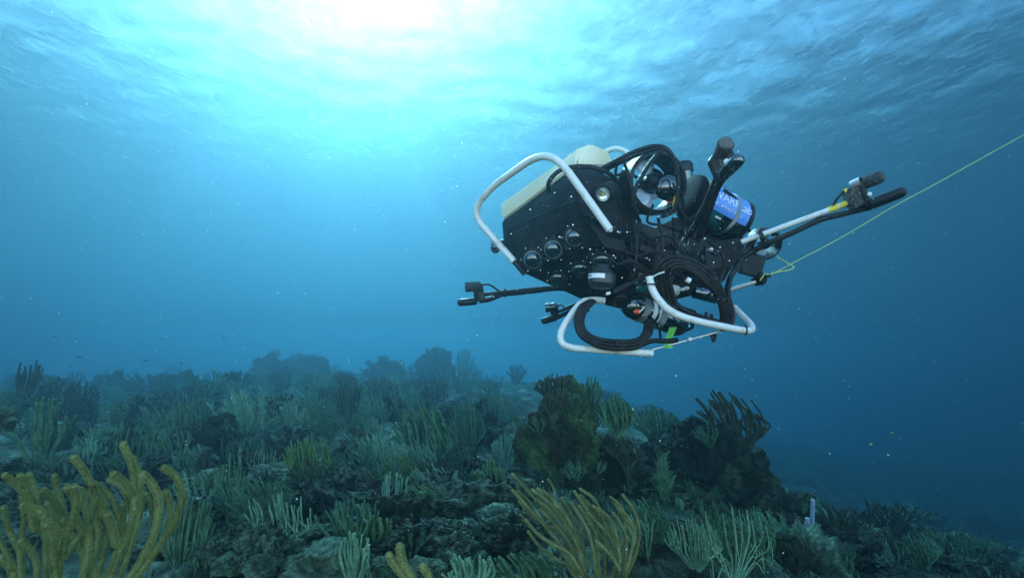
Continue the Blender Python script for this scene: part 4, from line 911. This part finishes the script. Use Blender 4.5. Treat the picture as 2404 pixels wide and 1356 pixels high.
cable([(1700, 445, 2.28), (1730, 470, 2.32), (1748, 505, 2.36), (1760, 545, 2.38)], .006)
cable([(1534, 480, 2.05), (1520, 520, 2.06), (1560, 530, 2.06), (1600, 545, 2.12), (1640, 565, 2.2)], .005)
cable([(1790, 540, 2.3), (1760, 575, 2.3), (1735, 620, 2.28), (1715, 650, 2.25), (1705, 690, 2.2)], .011)
# right coil
for k, (o1, rr) in enumerate([(0, .0095), (13, .0095), (25, .009), (37, .009)]):
    cable([(1548+o1, 700+o1*.3, 2.02), (1538+o1*.9, 660, 1.99), (1545+o1*.85, 622+o1*.35, 1.97), (1580+o1*.45, 603+o1*.62, 1.96), (1625+o1*.1, 612+o1*.75, 1.97), (1668-o1*.15, 640+o1*.75, 1.99), (1698-o1*.3, 690+o1*.3, 2.02), (1712-o1*.45, 740, 2.05), (1708-o1*.4, 765, 2.06)], rr)
cable([(1548, 690, 2.03), (1570, 715, 2.0), (1600, 738, 1.99), (1650, 752, 2.0), (1700, 758, 2.02)], .0095)
cable([(1562, 690, 2.04), (1585, 712, 2.02), (1615, 732, 2.01), (1660, 748, 2.02), (1705, 760, 2.04)], .009)
cable([(1715, 650, 2.2), (1710, 690, 2.15), (1720, 730, 2.12), (1716, 765, 2.1), (1690, 775, 2.1)], .008)
# left coil
for o1 in (0, 9, 18):
    cable([(1385+o1*.6, 706, 2.07), (1362+o1*.8, 722+o1*.2, 2.05), (1352+o1*.8, 755, 2.03), (1366+o1*.7, 790-o1*.4, 2.02), (1410, 813-o1*.9, 2.02), (1460, 818-o1*.9, 2.02), (1500-o1*.2, 812-o1*.8, 2.04), (1525-o1*.7, 785-o1*.2, 2.06), (1530-o1*.7, 755, 2.1)], .0088)
cable([(1500, 812, 2.05), (1530, 800, 2.04), (1560, 800, 2.04), (1590, 798, 2.05)], .009)
cable([(1522, 740, 2.1), (1545, 765, 2.12), (1552, 800, 2.08)], .005)
MB().lathe(W(1610, 735, 2.2), rt+up*-.4, [(-.04, .001), (-.035, .02), (.03, .024), (.045, .012), (.045, .001)], 20).build('junction_pod', M['rubber'], rov)
MB().tube(WL([(1612, 655, 1.965), (1620, 660, 1.965)]), .0098, 10).build('cable_marker', M['white'], rov)
MB().tube(cr(WL([(1532, 650, 1.955), (1545, 643, 1.95), (1560, 638, 1.945)]), 4), .0028, 8).build('zip_tail', M['pvc'], rov)
MB().prism(WL([(1570, 637, 2.06), (1600, 638, 2.06), (1626, 655, 2.08), (1600, 650, 2.07)]), fw*.004).build('fin', M['plate'], rov)
for px, py, d in [(1400, 808, 2.0), (1448, 808, 2.0), (1658, 737, 1.98), (1670, 741, 1.98)]: MB().ball(W(px, py, d), .009, 1, (.8, .8, 1.2)).build('cable_clip', M['rubber'], rov)
for L_, r_ in [([(1505, 545, 2.1), (1530, 560, 2.06), (1562, 552, 2.06), (1590, 572, 2.08), (1600, 610, 2.08)], .0055), ([(1600, 520, 2.14), (1612, 545, 2.1), (1600, 575, 2.08), (1612, 600, 2.08), (1640, 612, 2.12)], .0055),
               ([(1470, 590, 2.04), (1500, 600, 2.03), (1530, 590, 2.04), (1560, 600, 2.06)], .0045), ([(1575, 590, 2.08), (1572, 620, 2.05), (1590, 645, 2.04), (1640, 655, 2.06), (1680, 640, 2.12)], .0065),
               ([(1465, 380, 2.03), (1478, 420, 1.98), (1488, 465, 1.97), (1498, 505, 1.99)], .006), ([(1590, 430, 1.98), (1602, 470, 2.0), (1604, 520, 2.04), (1596, 560, 2.08)], .006),
               ([(1655, 560, 2.12), (1690, 590, 2.14), (1700, 625, 2.16), (1690, 660, 2.15)], .006), ([(1430, 600, 2.0), (1450, 620, 2.0), (1480, 612, 2.02), (1510, 625, 2.02)], .004)]: cable(L_, r_)
rq = random.Random(9)
for i in range(26):
    px = rq.uniform(1450, 1700); py = 540+(px-1450)*.22+rq.uniform(-8, 95); d = 2.06+(px-1450)*.0006
    ax = rt*rq.uniform(-1, 1)+up*rq.uniform(-1, 1)+fw*-.6; r_ = rq.uniform(.006, .013); h_ = rq.uniform(.012, .03)
    MB().lathe(W(px, py, d), ax, [(-h_, .0005), (-h_, r_), (0, r_), (.001, r_*1.25), (.006, r_*1.25), (.0065, r_*.7), (.014, r_*.6), (.015, .0005)], 14).build('connector', (M['black'], M['plate'], M['steel'], M['dome'])[i % 4], rov)
for A_, B2 in [((1200, 533, 2.32), (1352, 470, 1.99)), ((1215, 612, 2.33), (1232, 560, 2.30)), ((1365, 470, 2.0), (1410, 560, 1.97)), ((1492, 505, 2.12), (1488, 556, 2.12))]:
    MB().tube(WL([A_, B2]), .0028, 8).build('seam', M['plate'], rov)
for a_, b3 in [((1500, 580, 2.08), (1640, 625, 2.18)), ((1470, 610, 2.06), (1530, 645, 2.08))]:
    A, B_ = W(*a_), W(*b3); X = B_-A; MB().box((A+B_)/2, X, X.cross(FW).normalized()*.022*UNIT, fw*.02).build('bracket', M['plate'], rov, bevel=.003)
# tether -----------------------------------------------------------------
tl = empty('tether_line', W(1800, 648, 2.42)); tag(tl, 'thin yellow green tether running from the robot to the upper right edge', 'rope')
MB().tube(cr(WL([(1800, 650, 2.42), (1860, 618, 2.45), (1950, 571, 2.5), (2015, 534, 2.55), (2110, 478, 2.65), (2200, 430, 2.75), (2300, 374, 2.85), (2404, 316, 2.95), (2700, 150, 3.3)]), 6), .0014, 8).build('line', M['rope'], tl)
MB().tube(cr(WL([(1822, 601, 2.5), (1845, 615, 2.45), (1864, 627, 2.42), (1850, 634, 2.42), (1825, 638, 2.42), (1804, 645, 2.42)]), 3), .0024, 8).build('bridle', M['rope'], tl)
MB().tube(WL([(1800, 650, 2.42), (1809, 646, 2.42)]), .006, 10).build('knot', M['rubber'], tl)
MB().tube(cr(WL([(1806, 646, 2.42), (1796, 642, 2.42), (1790, 650, 2.41), (1784, 658, 2.40)]), 4), .0022, 8).build('line', M['rope'], tl)
print('objects', len(sc.objects))
